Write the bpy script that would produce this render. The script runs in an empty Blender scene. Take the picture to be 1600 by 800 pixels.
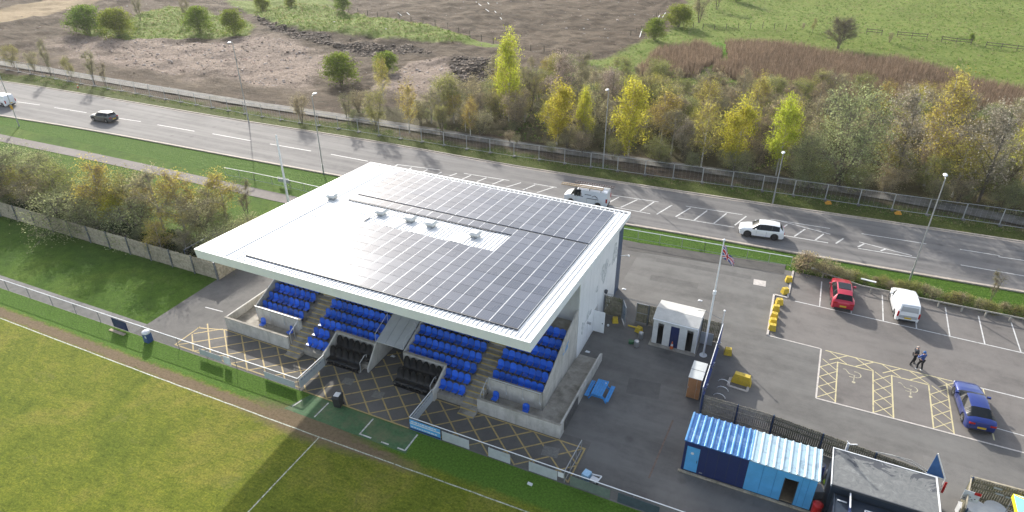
import bpy, math, random
import numpy as np
from math import radians as R, sin, cos, pi
from mathutils import Vector, Matrix
random.seed(7); rng=np.random.default_rng(7)
SC=bpy.context.scene; COL=SC.collection
# ---------------------------------------------------------------- camera, world, sun, exposure
CAM=Vector((12.82,-40.20,34.0)); HEAD=R(24.6); PITCH=R(30.4); FPX=1050.0
cd=bpy.data.cameras.new('camera'); cam=bpy.data.objects.new('camera',cd); COL.objects.link(cam)
cam.location=CAM; cam.rotation_euler=(R(90)-PITCH,0,HEAD); cd.sensor_width=36; cd.lens=FPX/1600*36
cd.clip_start=0.5; cd.clip_end=6000; SC.camera=cam
SUN_EL=R(25.2); SHADOW=R(-45)                       # shadows fall along +x,-y
W=bpy.data.worlds.new('World'); SC.world=W; W.use_nodes=True
wn=W.node_tree; bg=wn.nodes['Background']; sky=wn.nodes.new('ShaderNodeTexSky'); sky.sky_type='NISHITA'
sky.sun_disc=False; sky.sun_elevation=SUN_EL; sky.air_density=1.0; sky.dust_density=2.0; sky.ozone_density=0.8
sd=Vector((-cos(SHADOW)*cos(SUN_EL),-sin(SHADOW)*cos(SUN_EL),sin(SUN_EL)))   # towards the sun
sky.sun_rotation=math.atan2(sd.x,sd.y)
hsv=wn.nodes.new('ShaderNodeHueSaturation'); hsv.inputs['Saturation'].default_value=.62; wn.links.new(sky.outputs[0],hsv.inputs['Color']); wn.links.new(hsv.outputs[0],bg.inputs[0]); bg.inputs[1].default_value=0.15
sl=bpy.data.lights.new('sun','SUN'); sl.energy=3.0; sl.angle=R(0.55); sl.color=(1,.955,.88)
so=bpy.data.objects.new('sun',sl); COL.objects.link(so); so.rotation_euler=sd.to_track_quat('Z','Y').to_euler(); so.location=(0,0,60)
SC.view_settings.view_transform='Standard'; SC.view_settings.look='None'; SC.view_settings.exposure=1.1; SC.view_settings.gamma=1
SC.render.engine='CYCLES'; SC.cycles.max_bounces=6; SC.cycles.transparent_max_bounces=10; SC.cycles.caustics_reflective=False; SC.cycles.caustics_refractive=False
# ---------------------------------------------------------------- survey helper: where a sight line meets height z (site metres)
_F=Vector((-sin(HEAD)*cos(PITCH),cos(HEAD)*cos(PITCH),-sin(PITCH))); _R=Vector((cos(HEAD),sin(HEAD),0)); _U=_R.cross(_F)
def P(x,y,z=0.0):
    d=_F+_R*((x-800)/FPX)+_U*((400-y)/FPX); t=(z-CAM.z)/d.z
    q=CAM+d*t; return (q.x,q.y)
def height_at(b,ytop):
    q=Vector((b[0],b[1],0)); best=6
    for i in range(8,300):
        z=i*.06; w=Vector((b[0],b[1],z))-CAM; y=400-FPX*w.dot(_U)/w.dot(_F)
        if y<=ytop: return z
    return best
# ---------------------------------------------------------------- materials
MATS={}
def nodes_of(name):
    m=bpy.data.materials.new(name); m.use_nodes=True; nt=m.node_tree; return m,nt,nt.nodes['Principled BSDF']
def N(nt,t,**k):
    n=nt.nodes.new(t)
    for a,b in k.items(): setattr(n,a,b)
    return n
def ramp(nt,src,stops):
    r=N(nt,'ShaderNodeValToRGB'); e=r.color_ramp.elements
    while len(e)<len(stops): e.new(0.5)
    for i,(p,c) in enumerate(stops): e[i].position=p; e[i].color=(*c,1) if len(c)==3 else c
    nt.links.new(src,r.inputs[0]); return r
def noise(nt,vec,scale,detail=4,rough=.6,dist=0):
    n=N(nt,'ShaderNodeTexNoise'); n.inputs['Scale'].default_value=scale; n.inputs['Detail'].default_value=detail
    n.inputs['Roughness'].default_value=rough; n.inputs['Distortion'].default_value=dist
    if vec is not None: nt.links.new(vec,n.inputs['Vector'])
    return n
def mixc(nt,f,a,b,mode='MIX'):
    m=N(nt,'ShaderNodeMix',data_type='RGBA',blend_type=mode)
    for s,v in ((0,f),(6,a),(7,b)):
        if isinstance(v,(int,float)): m.inputs[s].default_value=v
        elif isinstance(v,tuple): m.inputs[s].default_value=(*v,1)
        else: nt.links.new(v,m.inputs[s])
    return m.outputs[2]
def pos(nt): return N(nt,'ShaderNodeNewGeometry').outputs['Position']
def bump(nt,bs,h,strength=.3,dist=.02):
    b=N(nt,'ShaderNodeBump'); b.inputs['Strength'].default_value=strength; b.inputs['Distance'].default_value=dist
    nt.links.new(h,b.inputs['Height']); nt.links.new(b.outputs[0],bs.inputs['Normal']); return b
def mat(name,c,rough=.6,var=.12,scale=3.0,metal=0,spec=.5,bmp=0,dirt=None,dscale=.6,damt=.5,objrand=0,emit=None,coat=0):
    if name in MATS: return MATS[name]
    m,nt,bs=nodes_of(name); v=pos(nt)
    n=noise(nt,v,scale,5,.65); lo=tuple(x*(1-var*1.6) for x in c); hi=tuple(min(1,x*(1+var*1.3)) for x in c)
    col=ramp(nt,n.outputs[0],[(.3,lo),(.7,hi)]).outputs[0]
    if dirt:
        n2=noise(nt,v,dscale,6,.7); f=ramp(nt,n2.outputs[0],[(.5,(0,0,0)),(.68,(damt,damt,damt))]).outputs[0]
        col=mixc(nt,f,col,dirt)
    if objrand:
        oi=N(nt,'ShaderNodeObjectInfo'); h=N(nt,'ShaderNodeHueSaturation'); mr=N(nt,'ShaderNodeMapRange')
        nt.links.new(oi.outputs['Random'],mr.inputs[0]); mr.inputs[3].default_value=1-objrand; mr.inputs[4].default_value=1+objrand
        nt.links.new(mr.outputs[0],h.inputs['Value']); nt.links.new(col,h.inputs['Color']); col=h.outputs[0]
    nt.links.new(col,bs.inputs['Base Color']); bs.inputs['Roughness'].default_value=rough; bs.inputs['Metallic'].default_value=metal
    bs.inputs['Specular IOR Level'].default_value=spec; bs.inputs['Coat Weight'].default_value=coat; bs.inputs['Coat Roughness'].default_value=.05
    if bmp: bump(nt,bs,noise(nt,v,scale*6,4,.7).outputs[0],bmp,.02)
    MATS[name]=m; return m
def grass_mat(name,cols,spots=None,sp_amt=.5,bs_=.6,fine=9.0):
    m,nt,bs=nodes_of(name); v=pos(nt)
    n1=noise(nt,v,.11,5,.65,.6); n2=noise(nt,v,1.1,6,.75,.4); n3=noise(nt,v,fine,4,.8)
    a=ramp(nt,n1.outputs[0],[(.32,cols[0]),(.52,cols[1]),(.7,cols[2])]).outputs[0]
    b=ramp(nt,n2.outputs[0],[(.3,(.55,.6,.5)),(.5,(1,1,1)),(.72,(1.35,1.25,1.15))]).outputs[0]
    c=ramp(nt,n3.outputs[0],[(.32,(.5,.52,.45)),(.55,(1,1,1)),(.75,(1.5,1.45,1.3))]).outputs[0]
    col=mixc(nt,.85,mixc(nt,.9,a,b,'MULTIPLY'),c,'MULTIPLY')
    if spots:
        n4=noise(nt,v,2.6,6,.8,1.0); f=ramp(nt,n4.outputs[0],[(.53,(0,0,0)),(.68,(sp_amt,)*3)]).outputs[0]; col=mixc(nt,f,col,spots)
    nt.links.new(col,bs.inputs['Base Color']); bs.inputs['Roughness'].default_value=.9; bs.inputs['Specular IOR Level'].default_value=.08
    
    mx=N(nt,'ShaderNodeMath',operation='ADD'); nt.links.new(n3.outputs[0],mx.inputs[0]); nt.links.new(n2.outputs[0],mx.inputs[1])
    bump(nt,bs,mx.outputs[0],bs_,.12); MATS[name]=m; return m
def asphalt_mat(name,c,tone2,wear=None,rough=.85,streak=None,wamt=.75,wsc=(.05,.9,1)):
    m,nt,bs=nodes_of(name); v=pos(nt)
    n1=noise(nt,v,.13,6,.7,.5); n2=noise(nt,v,.9,6,.8,.2); n3=noise(nt,v,30,2,.7)
    a=ramp(nt,n1.outputs[0],[(.35,c),(.62,tone2)]).outputs[0]
    b=ramp(nt,n2.outputs[0],[(.3,(.8,.8,.8)),(.5,(1,1,1)),(.72,(1.18,1.16,1.14))]).outputs[0]
    cc=ramp(nt,n3.outputs[0],[(.3,(.8,.8,.8)),(.7,(1.2,1.2,1.2))]).outputs[0]
    col=mixc(nt,.8,mixc(nt,.9,a,b,'MULTIPLY'),cc,'MULTIPLY')
    if wear:
        mp=N(nt,'ShaderNodeMapping'); nt.links.new(v,mp.inputs[0]); mp.inputs['Rotation'].default_value=(0,0,R(streak or 0)); mp.inputs['Scale'].default_value=wsc
        n4=noise(nt,mp.outputs[0],1.0,5,.6); f=ramp(nt,n4.outputs[0],[(.42,(0,0,0)),(.62,(wamt,)*3)]).outputs[0]; col=mixc(nt,f,col,wear)
    # small patches and stains with hard-ish edges
    vo=N(nt,'ShaderNodeTexVoronoi'); vo.inputs['Scale'].default_value=.3; nt.links.new(v,vo.inputs['Vector'])
    f=ramp(nt,vo.outputs['Distance'],[(.0,(.55,)*3),(.06,(.4,)*3),(.12,(0,)*3)]).outputs[0]
    nt.links.new(mixc(nt,f,col,tuple(x*.5 for x in c)),bs.inputs['Base Color'])
    bs.inputs['Roughness'].default_value=rough; bs.inputs['Specular IOR Level'].default_value=.3
    bump(nt,bs,n3.outputs[0],.35,.01); MATS[name]=m; return m
def paint_mat(name,c,worn=.45,under=(.13,.125,.12),sc=2.4):
    m,nt,bs=nodes_of(name); v=pos(nt); n=noise(nt,v,sc,8,.8,.3)
    f=ramp(nt,n.outputs[0],[(worn-.08,(1,1,1)),(worn+.12,(0,0,0))]).outputs[0]
    nt.links.new(mixc(nt,f,under,c),bs.inputs['Base Color']); bs.inputs['Roughness'].default_value=.7; MATS[name]=m; return m
def leaf_mat(name,c1,c2,trans=.45):
    m,nt,bs=nodes_of(name); v=pos(nt); n=noise(nt,v,1.3,3,.6); oi=N(nt,'ShaderNodeObjectInfo')
    gi=N(nt,'ShaderNodeNewGeometry'); col=ramp(nt,n.outputs[0],[(.35,c1),(.65,c2)]).outputs[0]
    hs=N(nt,'ShaderNodeHueSaturation'); mr=N(nt,'ShaderNodeMapRange'); nt.links.new(gi.outputs['Random Per Island'],mr.inputs[0]); mr.inputs[3].default_value=.55; mr.inputs[4].default_value=1.45
    nt.links.new(mr.outputs[0],hs.inputs['Value']); nt.links.new(col,hs.inputs['Color'])
    h2=N(nt,'ShaderNodeHueSaturation'); m2=N(nt,'ShaderNodeMapRange'); nt.links.new(oi.outputs['Random'],m2.inputs[0]); m2.inputs[3].default_value=.475; m2.inputs[4].default_value=.52
    nt.links.new(m2.outputs[0],h2.inputs['Hue']); nt.links.new(hs.outputs[0],h2.inputs['Color'])
    d=N(nt,'ShaderNodeBsdfDiffuse'); t=N(nt,'ShaderNodeBsdfTranslucent'); mx=N(nt,'ShaderNodeMixShader'); mx.inputs[0].default_value=trans
    nt.links.new(h2.outputs[0],d.inputs[0]); nt.links.new(h2.outputs[0],t.inputs[0]); nt.links.new(d.outputs[0],mx.inputs[1]); nt.links.new(t.outputs[0],mx.inputs[2])
    nt.links.new(mx.outputs[0],nt.nodes['Material Output'].inputs[0]); MATS[name]=m; return m
def mesh_mat(name,c,op=.3,scale=None):
    m,nt,bs=nodes_of(name); bs.inputs['Base Color'].default_value=(*c,1); bs.inputs['Roughness'].default_value=.5; bs.inputs['Metallic'].default_value=.4
    t=N(nt,'ShaderNodeBsdfTransparent'); mx=N(nt,'ShaderNodeMixShader'); mx.inputs[0].default_value=op
    nt.links.new(t.outputs[0],mx.inputs[1]); nt.links.new(bs.outputs[0],mx.inputs[2]); nt.links.new(mx.outputs[0],nt.nodes['Material Output'].inputs[0]); MATS[name]=m; return m
# ---------------------------------------------------------------- mesh builder
class MB:
    def __init__(s): s.v=[]; s.f=[]; s.m=[]; s.cm=0
    def add(s,vs,fs,mi=None):
        o=len(s.v); s.v+=[tuple(p) for p in vs]; s.f+=[tuple(i+o for i in f) for f in fs]; s.m+=[s.cm if mi is None else mi]*len(fs); return s
    def box(s,x0,x1,y0,y1,z0,z1,mi=None,M=None):
        vs=[Vector(p) for p in ((x0,y0,z0),(x1,y0,z0),(x1,y1,z0),(x0,y1,z0),(x0,y0,z1),(x1,y0,z1),(x1,y1,z1),(x0,y1,z1))]
        if M is not None: vs=[M@p for p in vs]
        return s.add(vs,[(0,3,2,1),(4,5,6,7),(0,1,5,4),(1,2,6,5),(2,3,7,6),(3,0,4,7)],mi)
    def bar(s,a,b,w,h=None,mi=None,up=(0,0,1)):
        a=Vector(a); b=Vector(b); h=h or w; d=b-a; L=d.length; d.normalize(); u=Vector(up)
        if abs(d.dot(u))>.98: u=Vector((0,1,0))
        x=d.cross(u).normalized(); z=x.cross(d); M=Matrix(((x.x,d.x,z.x,a.x),(x.y,d.y,z.y,a.y),(x.z,d.z,z.z,a.z),(0,0,0,1)))
        return s.box(-w/2,w/2,0,L,-h/2,h/2,mi,M)
    def tube(s,pts,r,n=6,mi=None,cap=True):
        pts=[Vector(p) for p in pts]; rs=r if isinstance(r,(list,tuple)) else [r]*len(pts); vs=[]; fs=[]; k=len(pts)
        for i,p in enumerate(pts):
            d=(pts[min(i+1,k-1)]-pts[max(i-1,0)]).normalized(); u=Vector((0,0,1)) if abs(d.z)<.9 else Vector((1,0,0))
            x=d.cross(u).normalized(); y=d.cross(x)
            for j in range(n):
                a=2*pi*j/n; vs.append(p+(x*cos(a)+y*sin(a))*rs[i])
        for i in range(k-1):
            for j in range(n): fs.append((i*n+j,i*n+(j+1)%n,(i+1)*n+(j+1)%n,(i+1)*n+j))
        if cap: fs.append(tuple(range(n-1,-1,-1))); fs.append(tuple((k-1)*n+j for j in range(n)))
        return s.add(vs,fs,mi)
    def lathe(s,prof,n=14,c=(0,0,0),axis='z',mi=None):
        vs=[];fs=[];k=len(prof)
        for (r,z) in prof:
            for j in range(n):
                a=2*pi*j/n; p=(r*cos(a),r*sin(a),z)
                if axis=='y': p=(p[0],p[2],p[1])
                if axis=='x': p=(p[2],p[0],p[1])
                vs.append((p[0]+c[0],p[1]+c[1],p[2]+c[2]))
        for i in range(k-1):
            for j in range(n): fs.append((i*n+j,i*n+(j+1)%n,(i+1)*n+(j+1)%n,(i+1)*n+j))
        fs.append(tuple(range(n-1,-1,-1))); fs.append(tuple((k-1)*n+j for j in range(n)))
        return s.add(vs,fs,mi)
    def prism(s,poly,z0,z1,mi=None):          # horizontal polygon extruded
        n=len(poly); vs=[(x,y,z0) for x,y in poly]+[(x,y,z1) for x,y in poly]
        return s.add(vs,[tuple(range(n-1,-1,-1)),tuple(range(n,2*n))]+[(i,(i+1)%n,n+(i+1)%n,n+i) for i in range(n)],mi)
    def side(s,poly,x0,x1,mi=None):           # (y,z) polygon extruded along x
        n=len(poly); vs=[(x0,y,z) for y,z in poly]+[(x1,y,z) for y,z in poly]
        return s.add(vs,[tuple(range(n)),tuple(range(2*n-1,n-1,-1))]+[(i,n+i,n+(i+1)%n,(i+1)%n) for i in range(n)],mi)
    def sheet(s,poly,z,mi=None):
        return s.add([(x,y,z) for x,y in poly],[tuple(range(len(poly)))],mi)
    def build(s,name,mats,parent=None,loc=(0,0,0),rz=0,smooth=False,kind=None):
        me=bpy.data.meshes.new(name); me.from_pydata(s.v,[],s.f)
        mats=mats if isinstance(mats,(list,tuple)) else [mats]
        for m in mats: me.materials.append(m)
        if len(mats)>1: me.polygons.foreach_set('material_index',s.m)
        import bmesh
        if len(s.f)<3000:
            b=bmesh.new(); b.from_mesh(me); bmesh.ops.recalc_face_normals(b,faces=b.faces[:]) if name not in SHEETS else None; b.to_mesh(me); b.free()
        if smooth: me.polygons.foreach_set('use_smooth',[True]*len(me.polygons)); 
        o=bpy.data.objects.new(name,me); COL.objects.link(o); o.location=loc; o.rotation_euler=(0,0,rz)
        if parent: o.parent=parent
        if kind: o['kind']=kind
        return o
SHEETS=set()
def tag(o,label=None,cat=None,group=None,kind=None):
    if label: o['label']=label
    if cat: o['category']=cat
    if group: o['group']=group
    if kind: o['kind']=kind
    return o
def thing(name,label,cat,loc=(0,0,0),rz=0,group=None):
    o=bpy.data.objects.new(name,None); COL.objects.link(o); o.location=loc; o.rotation_euler=(0,0,rz); o.empty_display_size=.3
    return tag(o,label,cat,group)
def dup(root,loc,rz=None,label=None,scale=None):
    r=root.copy(); COL.objects.link(r); r.location=loc
    if rz is not None: r.rotation_euler=(0,0,rz)
    if scale is not None: r.scale=scale if isinstance(scale,(tuple,list)) else (scale,)*3
    if label: r['label']=label
    for ch in list(root.children):
        c=ch.copy(); COL.objects.link(c); c.parent=r
        for g in ch.children:
            d=g.copy(); COL.objects.link(d); d.parent=c
    return r
def share(src,name,parent=None,loc=(0,0,0),rz=0):
    o=bpy.data.objects.new(name,src.data if hasattr(src,'data') else src); COL.objects.link(o); o.location=loc; o.rotation_euler=(0,0,rz)
    if parent: o.parent=parent
    return o
def ribbon(mb,pts,w,z,mi=None):
    pts=[Vector((p[0],p[1])) for p in pts]; L=[];Rr=[]
    for i,p in enumerate(pts):
        d=(pts[min(i+1,len(pts)-1)]-pts[max(i-1,0)]).normalized(); n=Vector((-d.y,d.x)); L.append(p+n*w/2); Rr.append(p-n*w/2)
    k=len(pts); vs=[(*p,z) for p in L]+[(*p,z) for p in Rr]
    mb.add(vs,[(k+i,k+i+1,i+1,i) for i in range(k-1)],mi); return mb
def text_part(txt,name,size,m,parent,M,ext=.004):
    c=bpy.data.curves.new('t','FONT'); c.body=txt; c.size=size; c.extrude=ext; c.align_x='CENTER'; c.align_y='CENTER'
    t=bpy.data.objects.new('t',c); COL.objects.link(t); dg=bpy.context.evaluated_depsgraph_get(); me=bpy.data.meshes.new_from_object(t.evaluated_get(dg))
    bpy.data.objects.remove(t); me.transform(M); me.materials.clear(); me.materials.append(m); me.name=name
    o=bpy.data.objects.new(name,me); COL.objects.link(o); o.parent=parent; return o
# ================================================================ GROUND AND SETTING
lawn=grass_mat('lawn_grass',[(.045,.098,.012),(.068,.128,.016),(.10,.155,.024)],None,bs_=.45)
pitch_g=None
def pitch_material():
    m,nt,bs=nodes_of('pitch_turf'); v=pos(nt)
    n1=noise(nt,v,.16,6,.7,.8); n2=noise(nt,v,1.1,7,.85,.8); n3=noise(nt,v,7,5,.85)
    a=ramp(nt,n1.outputs[0],[(.32,(.10,.135,.014)),(.5,(.15,.175,.02)),(.68,(.215,.205,.04))]).outputs[0]
    b=ramp(nt,n2.outputs[0],[(.3,(.6,.66,.55)),(.5,(1,1,1)),(.72,(1.35,1.22,1.15))]).outputs[0]
    c=ramp(nt,n3.outputs[0],[(.34,(.42,.45,.36)),(.52,(1,1,1)),(.68,(1.6,1.5,1.35))]).outputs[0]
    mpg=N(nt,'ShaderNodeMapping'); nt.links.new(v,mpg.inputs[0]); mpg.inputs['Rotation'].default_value=(0,0,R(-28)); mpg.inputs['Scale'].default_value=(1.0,3.6,1)
    n5=noise(nt,mpg.outputs[0],1.6,5,.8,.6); st5=ramp(nt,n5.outputs[0],[(.36,(.66,.7,.6)),(.5,(1,1,1)),(.64,(1.3,1.22,1.1))]).outputs[0]
    g=mixc(nt,.9,mixc(nt,.9,a,b,'MULTIPLY'),c,'MULTIPLY'); g=mixc(nt,.8,g,st5,'MULTIPLY')
    n6=noise(nt,v,.45,7,.85,1.0); g=mixc(nt,ramp(nt,n6.outputs[0],[(.56,(0,0,0)),(.70,(.35,.35,.35))]).outputs[0],g,(.18,.155,.07))
    # green sward between the railing and the trodden strip is fresher
    sp=N(nt,'ShaderNodeSeparateXYZ'); nt.links.new(v,sp.inputs[0])
    nw=noise(nt,v,1.6,5,.75,.5)
    def math(op,a,b):
        k=N(nt,'ShaderNodeMath',operation=op)
        for i,q in enumerate((a,b)):
            if isinstance(q,(int,float)): k.inputs[i].default_value=q
            else: nt.links.new(q,k.inputs[i])
        return k.outputs[0]
    wob=math('MULTIPLY',math('SUBTRACT',nw.outputs[0],.5),1.1)
    y=math('ADD',sp.outputs[1],wob)
    fg=N(nt,'ShaderNodeMapRange'); nt.links.new(y,fg.inputs[0]); fg.inputs[1].default_value=-14.7; fg.inputs[2].default_value=-14.2
    fresh=mixc(nt,1,c,(.085,.165,.022),'MULTIPLY'); g=mixc(nt,fg.outputs[0],g,fresh)
    # worn running strip along the touchline, fading out right of the technical area
    d=math('ABSOLUTE',math('ADD',y,14.97),0); st=N(nt,'ShaderNodeMapRange'); nt.links.new(d,st.inputs[0]); st.inputs[1].default_value=.62; st.inputs[2].default_value=.3
    fx=N(nt,'ShaderNodeMapRange'); nt.links.new(sp.outputs[0],fx.inputs[0]); fx.inputs[1].default_value=-4.5; fx.inputs[2].default_value=-8.5
    f=math('MULTIPLY',st.outputs[0],fx.outputs[0]); f=math('MULTIPLY',f,.92)
    soil=ramp(nt,noise(nt,v,5,5,.75).outputs[0],[(.3,(.12,.085,.055)),(.7,(.23,.165,.11))]).outputs[0]
    # wider muddy patch in front of the turf
    dx=math('SUBTRACT',sp.outputs[0],-14.5); dy=math('MULTIPLY',math('ADD',sp.outputs[1],14.75),4.6)
    rr=math('SQRT',math('ADD',math('MULTIPLY',dx,dx),math('MULTIPLY',dy,dy)),0); r2=N(nt,'ShaderNodeMapRange'); nt.links.new(math('ADD',rr,math('MULTIPLY',wob,4)),r2.inputs[0]); r2.inputs[1].default_value=7; r2.inputs[2].default_value=3.5
    f=math('MAXIMUM',f,math('MULTIPLY',r2.outputs[0],.9))
    nt.links.new(mixc(nt,f,g,soil),bs.inputs['Base Color']); bs.inputs['Roughness'].default_value=.8; bs.inputs['Specular IOR Level'].default_value=.08
    bump(nt,bs,math('ADD',n3.outputs[0],n2.outputs[0]),.5,.12); return m
asph=asphalt_mat('carpark_asphalt',(.105,.101,.095),(.15,.144,.135),wear=(.185,.18,.168),streak=10,wamt=.5,wsc=(.10,.6,1))
yard_m=asphalt_mat('yard_asphalt',(.105,.1,.094),(.14,.133,.124))
bay_m=asphalt_mat('bay_asphalt',(.125,.115,.107),(.17,.156,.144),wear=(.20,.185,.17),streak=-12,wamt=.45,wsc=(.12,.5,1))
road_m=asphalt_mat('road_asphalt',(.12,.115,.112),(.155,.148,.143),wear=(.21,.2,.19),streak=-2)
foot_m=asphalt_mat('footpath_asphalt',(.14,.122,.112),(.18,.16,.147))
kerb_m=mat('kerb_concrete',(.42,.36,.30),.85,.18,4,bmp=.3,dirt=(.25,.22,.16))
edge_m=mat('edging_concrete',(.50,.46,.42),.85,.15,4,bmp=.2)
white_p=paint_mat('white_road_paint',(.58,.57,.55),.58,(.17,.165,.16),3)
worn_w=paint_mat('worn_white_paint',(.62,.62,.58),.55,(.11,.108,.1))
yellow_p=paint_mat('faded_yellow_paint',(.42,.31,.12),.58,(.14,.12,.085),3.0)
cream_f=paint_mat('faded_cream_paint',(.50,.45,.31),.5,(.16,.15,.135),3)
cream_p=paint_mat('cream_bay_paint',(.54,.47,.27),.58,(.19,.175,.14))
lime_p=paint_mat('pitch_line_lime',(.55,.57,.48),.50,(.12,.13,.05),5)
turf_m=mat('artificial_turf',(.055,.13,.05),.85,.2,5,dirt=(.16,.15,.08),dscale=.5,damt=.6,bmp=.4)
def structure(name,poly,z,m): 
    o=MB().sheet(poly,z).build(name,m); o['kind']='structure'; return o
# near ground, flat; distant ground below and beyond everything
structure('near_ground',[(-240,-140),(150,-140),(150,16.4),(-240,16.4)],-.034,lawn)
dm=grass_mat('distant_field_grass',[(.10,.10,.05),(.13,.13,.05),(.16,.15,.07)],(.13,.11,.08),.6)
structure('distant_ground',[(-3000,-3000),(3000,-3000),(3000,3500),(-3000,3500)],-1.6,dm)
pit=structure('pitch',[(-140,-90),(90,-90),(90,-12.1),(-17,-12.1),(-140,-13.6)],.0,pitch_material())
# artificial turf in the technical area
tf=structure('artificial_turf',[(-17.2,-14.1),(-6.9,-14.1),(-7.2,-12.15),(-16.4,-12.15)],.006,turf_m)
for (a,b) in (((-14.65,-13.9),(-14.65,-12.3)),((-10.75,-13.9),(-10.75,-12.3)),((-7.1,-13.9),(-7.1,-12.3)),((-10.8,-13.9),(-9.8,-13.9)),((-9.0,-13.9),(-8.4,-13.9)),((-7.7,-13.9),(-7.1,-13.9)),((-16.8,-13.7),(-16.6,-12.9))):
    mb=MB(); ribbon(mb,[a,b],.11,.011); mb.build('area_line',worn_w,tf)
for pts in ([(-13.1,-15.25),(-13.0,-40)],[(-90,-15.66),(-60,-15.6),(-30,-15.5),(-13.05,-15.3),(1.27,-15.02),(40,-14.9)]):
    mb=MB(); q=[]
    for i in range(len(pts)-1):
        for k in range(24):
            t=k/24; q.append((pts[i][0]*(1-t)+pts[i+1][0]*t+random.uniform(-.01,.01),pts[i][1]*(1-t)+pts[i+1][1]*t+random.uniform(-.012,.012)))
    ribbon(mb,q+[pts[-1]],.085,.005); mb.build('pitch_line',lime_p,pit)
# yard and car park
yd=structure('yard',[(-34.8,-12.32),(-17,-12.1),(4.0,-12.1),(4.0,-8.0),(.1,-8),(.1,20.4),(-34.8,20.4)],.0,yard_m)
structure('perimeter_path',[(-130,-13.48),(-34.8,-12.32),(-34.8,-10.9),(-130,-11.9)],.0,mat('path_asphalt',(.17,.163,.155),.9,.15,1.2,bmp=.2))
cp=structure('car_park',[(4.0,-12.1),(80,-12.1),(80,20.6),(14.6,21.1),(.1,20.4),(.1,-8),(4,-8)],.0,asph)
bays=structure('parking_bays',[(14.5,21.0),(14.45,16.05),(13.3,16.05),(13.45,9.5),(17.6,9.4),(17.6,3.03),(80,3.25),(80,20.6)],.004,bay_m)
patch_m=asphalt_mat('patch_asphalt',(.075,.07,.065),(.095,.09,.083))
structure('drain_trench',[P(964,640),P(1018,498+100),P(1022,600),P(968,722)] and [(3.5+5.0,-3.6),(8.62,-3.6),(8.4,-9.4),(8.28,-9.4)],.004,mat('trench_fill',(.15,.11,.09),.9,.2,6))
structure('yard_edge_band',[P(970,375),P(1228,414),P(1225,428),P(972,390)],.005,patch_m)
rpm=asphalt_mat('repair_asphalt',(.098,.095,.09),(.128,.123,.116)); rpl=asphalt_mat('pale_repair',(.13,.125,.118),(.165,.159,.15))
for x,y,w,h,a,m in ((4.5,14.5,2.2,.5,4,rpm),(8.2,10.2,.9,2.6,2,rpl),(12.2,-5.0,.6,3.2,3,rpm),(5.8,-1.2,1.2,.9,8,rpm),(26,-.8,1.6,.9,0,rpl),(6.5,18.0,4.5,.35,3,rpm)):
    mb=MB(); mb.sheet([(-w,-h),(w,-h),(w,h),(-w,h)],.006); o=mb.build('tarmac_patch',m,cp,(x,y,0),R(a))
# concrete edging round the bays
eb=MB(); E_=[(14.52,21.1),(14.45,16.0),(13.28,16.05),(13.45,9.48),(17.62,9.4),(17.6,3.02),(40,3.2)]
for i in range(3): eb.bar((*E_[i],.03),(*E_[i+1],.03),.17,.12)
for i in range(3,6): eb.bar((*E_[i],.004),(*E_[i+1],.004),.12,.02)
eb.build('bay_edging',edge_m,bays)
def mark(parent,a,b,w,m,z=.009,name='painted_line'):
    mb=MB(); ribbon(mb,[a,b],w,z); return mb.build(name,m,parent)
mark(bays,P(1242,470.5),P(1640,561),.10,white_p)
for (a,b) in (((1284,440),(1280.5,479)),((1331,450),(1330,490)),((1378.5,461),(1380,502)),((1429,470),(1432,514)),((1477,480),(1484,525)),((1528.7,493.7),(1538.7,537.5)),((1580,504),(1595,550))):
    mark(bays,P(*a),P(*b),.10,white_p,.013)
mark(bays,(28.0,9.35),(36,9.3),.10,white_p); mark(bays,(31.6,9.25),(31.6,3.2),.10,white_p,.013); mark(bays,(28.95,5.0),(36,4.75),.08,white_p)
# cream hatching of the disabled bays
CR=[((17.95,9.33),(26.9,9.33)),((18.95,8.12),(21.4,8.12)),((22.75,8.12),(25.3,8.12)),((18.9,8.2),(18.9,3.12)),((21.42,8.2),(21.42,3.12)),((22.72,8.2),(22.72,3.12)),((25.23,8.2),(25.23,3.12)),((26.47,8.9),(26.47,3.15)),((28.9,9.3),(28.9,3.6))]
for a,b in CR: mark(bays,a,b,.10,cream_p)
def lattice(x0,x1,y0,y1,step,par,ang=1.0):
    L=x1-x0; z=.013
    k=0; y=y0-L
    segs=[]
    yy=y0-L*ang
    while yy<y1+L*ang:
        for sgn in (1,-1):
            pts=[]
            for t in [i/40 for i in range(41)]:
                x=x0+L*t; yv=yy+sgn*ang*L*t
                if y0<=yv<=y1: pts.append((x,yv))
            if len(pts)>1 and math.hypot(pts[-1][0]-pts[0][0],pts[-1][1]-pts[0][1])>.25: mark(par,pts[0],pts[-1],.07,cream_p,z); z+=.0003
        yy+=step
lattice(17.68,18.85,3.12,8.1,1.25,bays,1.0); lattice(21.47,22.67,3.12,8.1,1.25,bays,1.0); lattice(25.28,26.42,3.12,8.1,1.25,bays,1.0)
for i in range(5):
    x=18.9+i*1.9-.6
    mark(bays,(x,8.17),(x+1.25,9.28),.085,cream_p,.0131+i*.0003); mark(bays,(x+1.25,8.17),(x,9.28),.085,cream_p,.0146+i*.0003)
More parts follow.
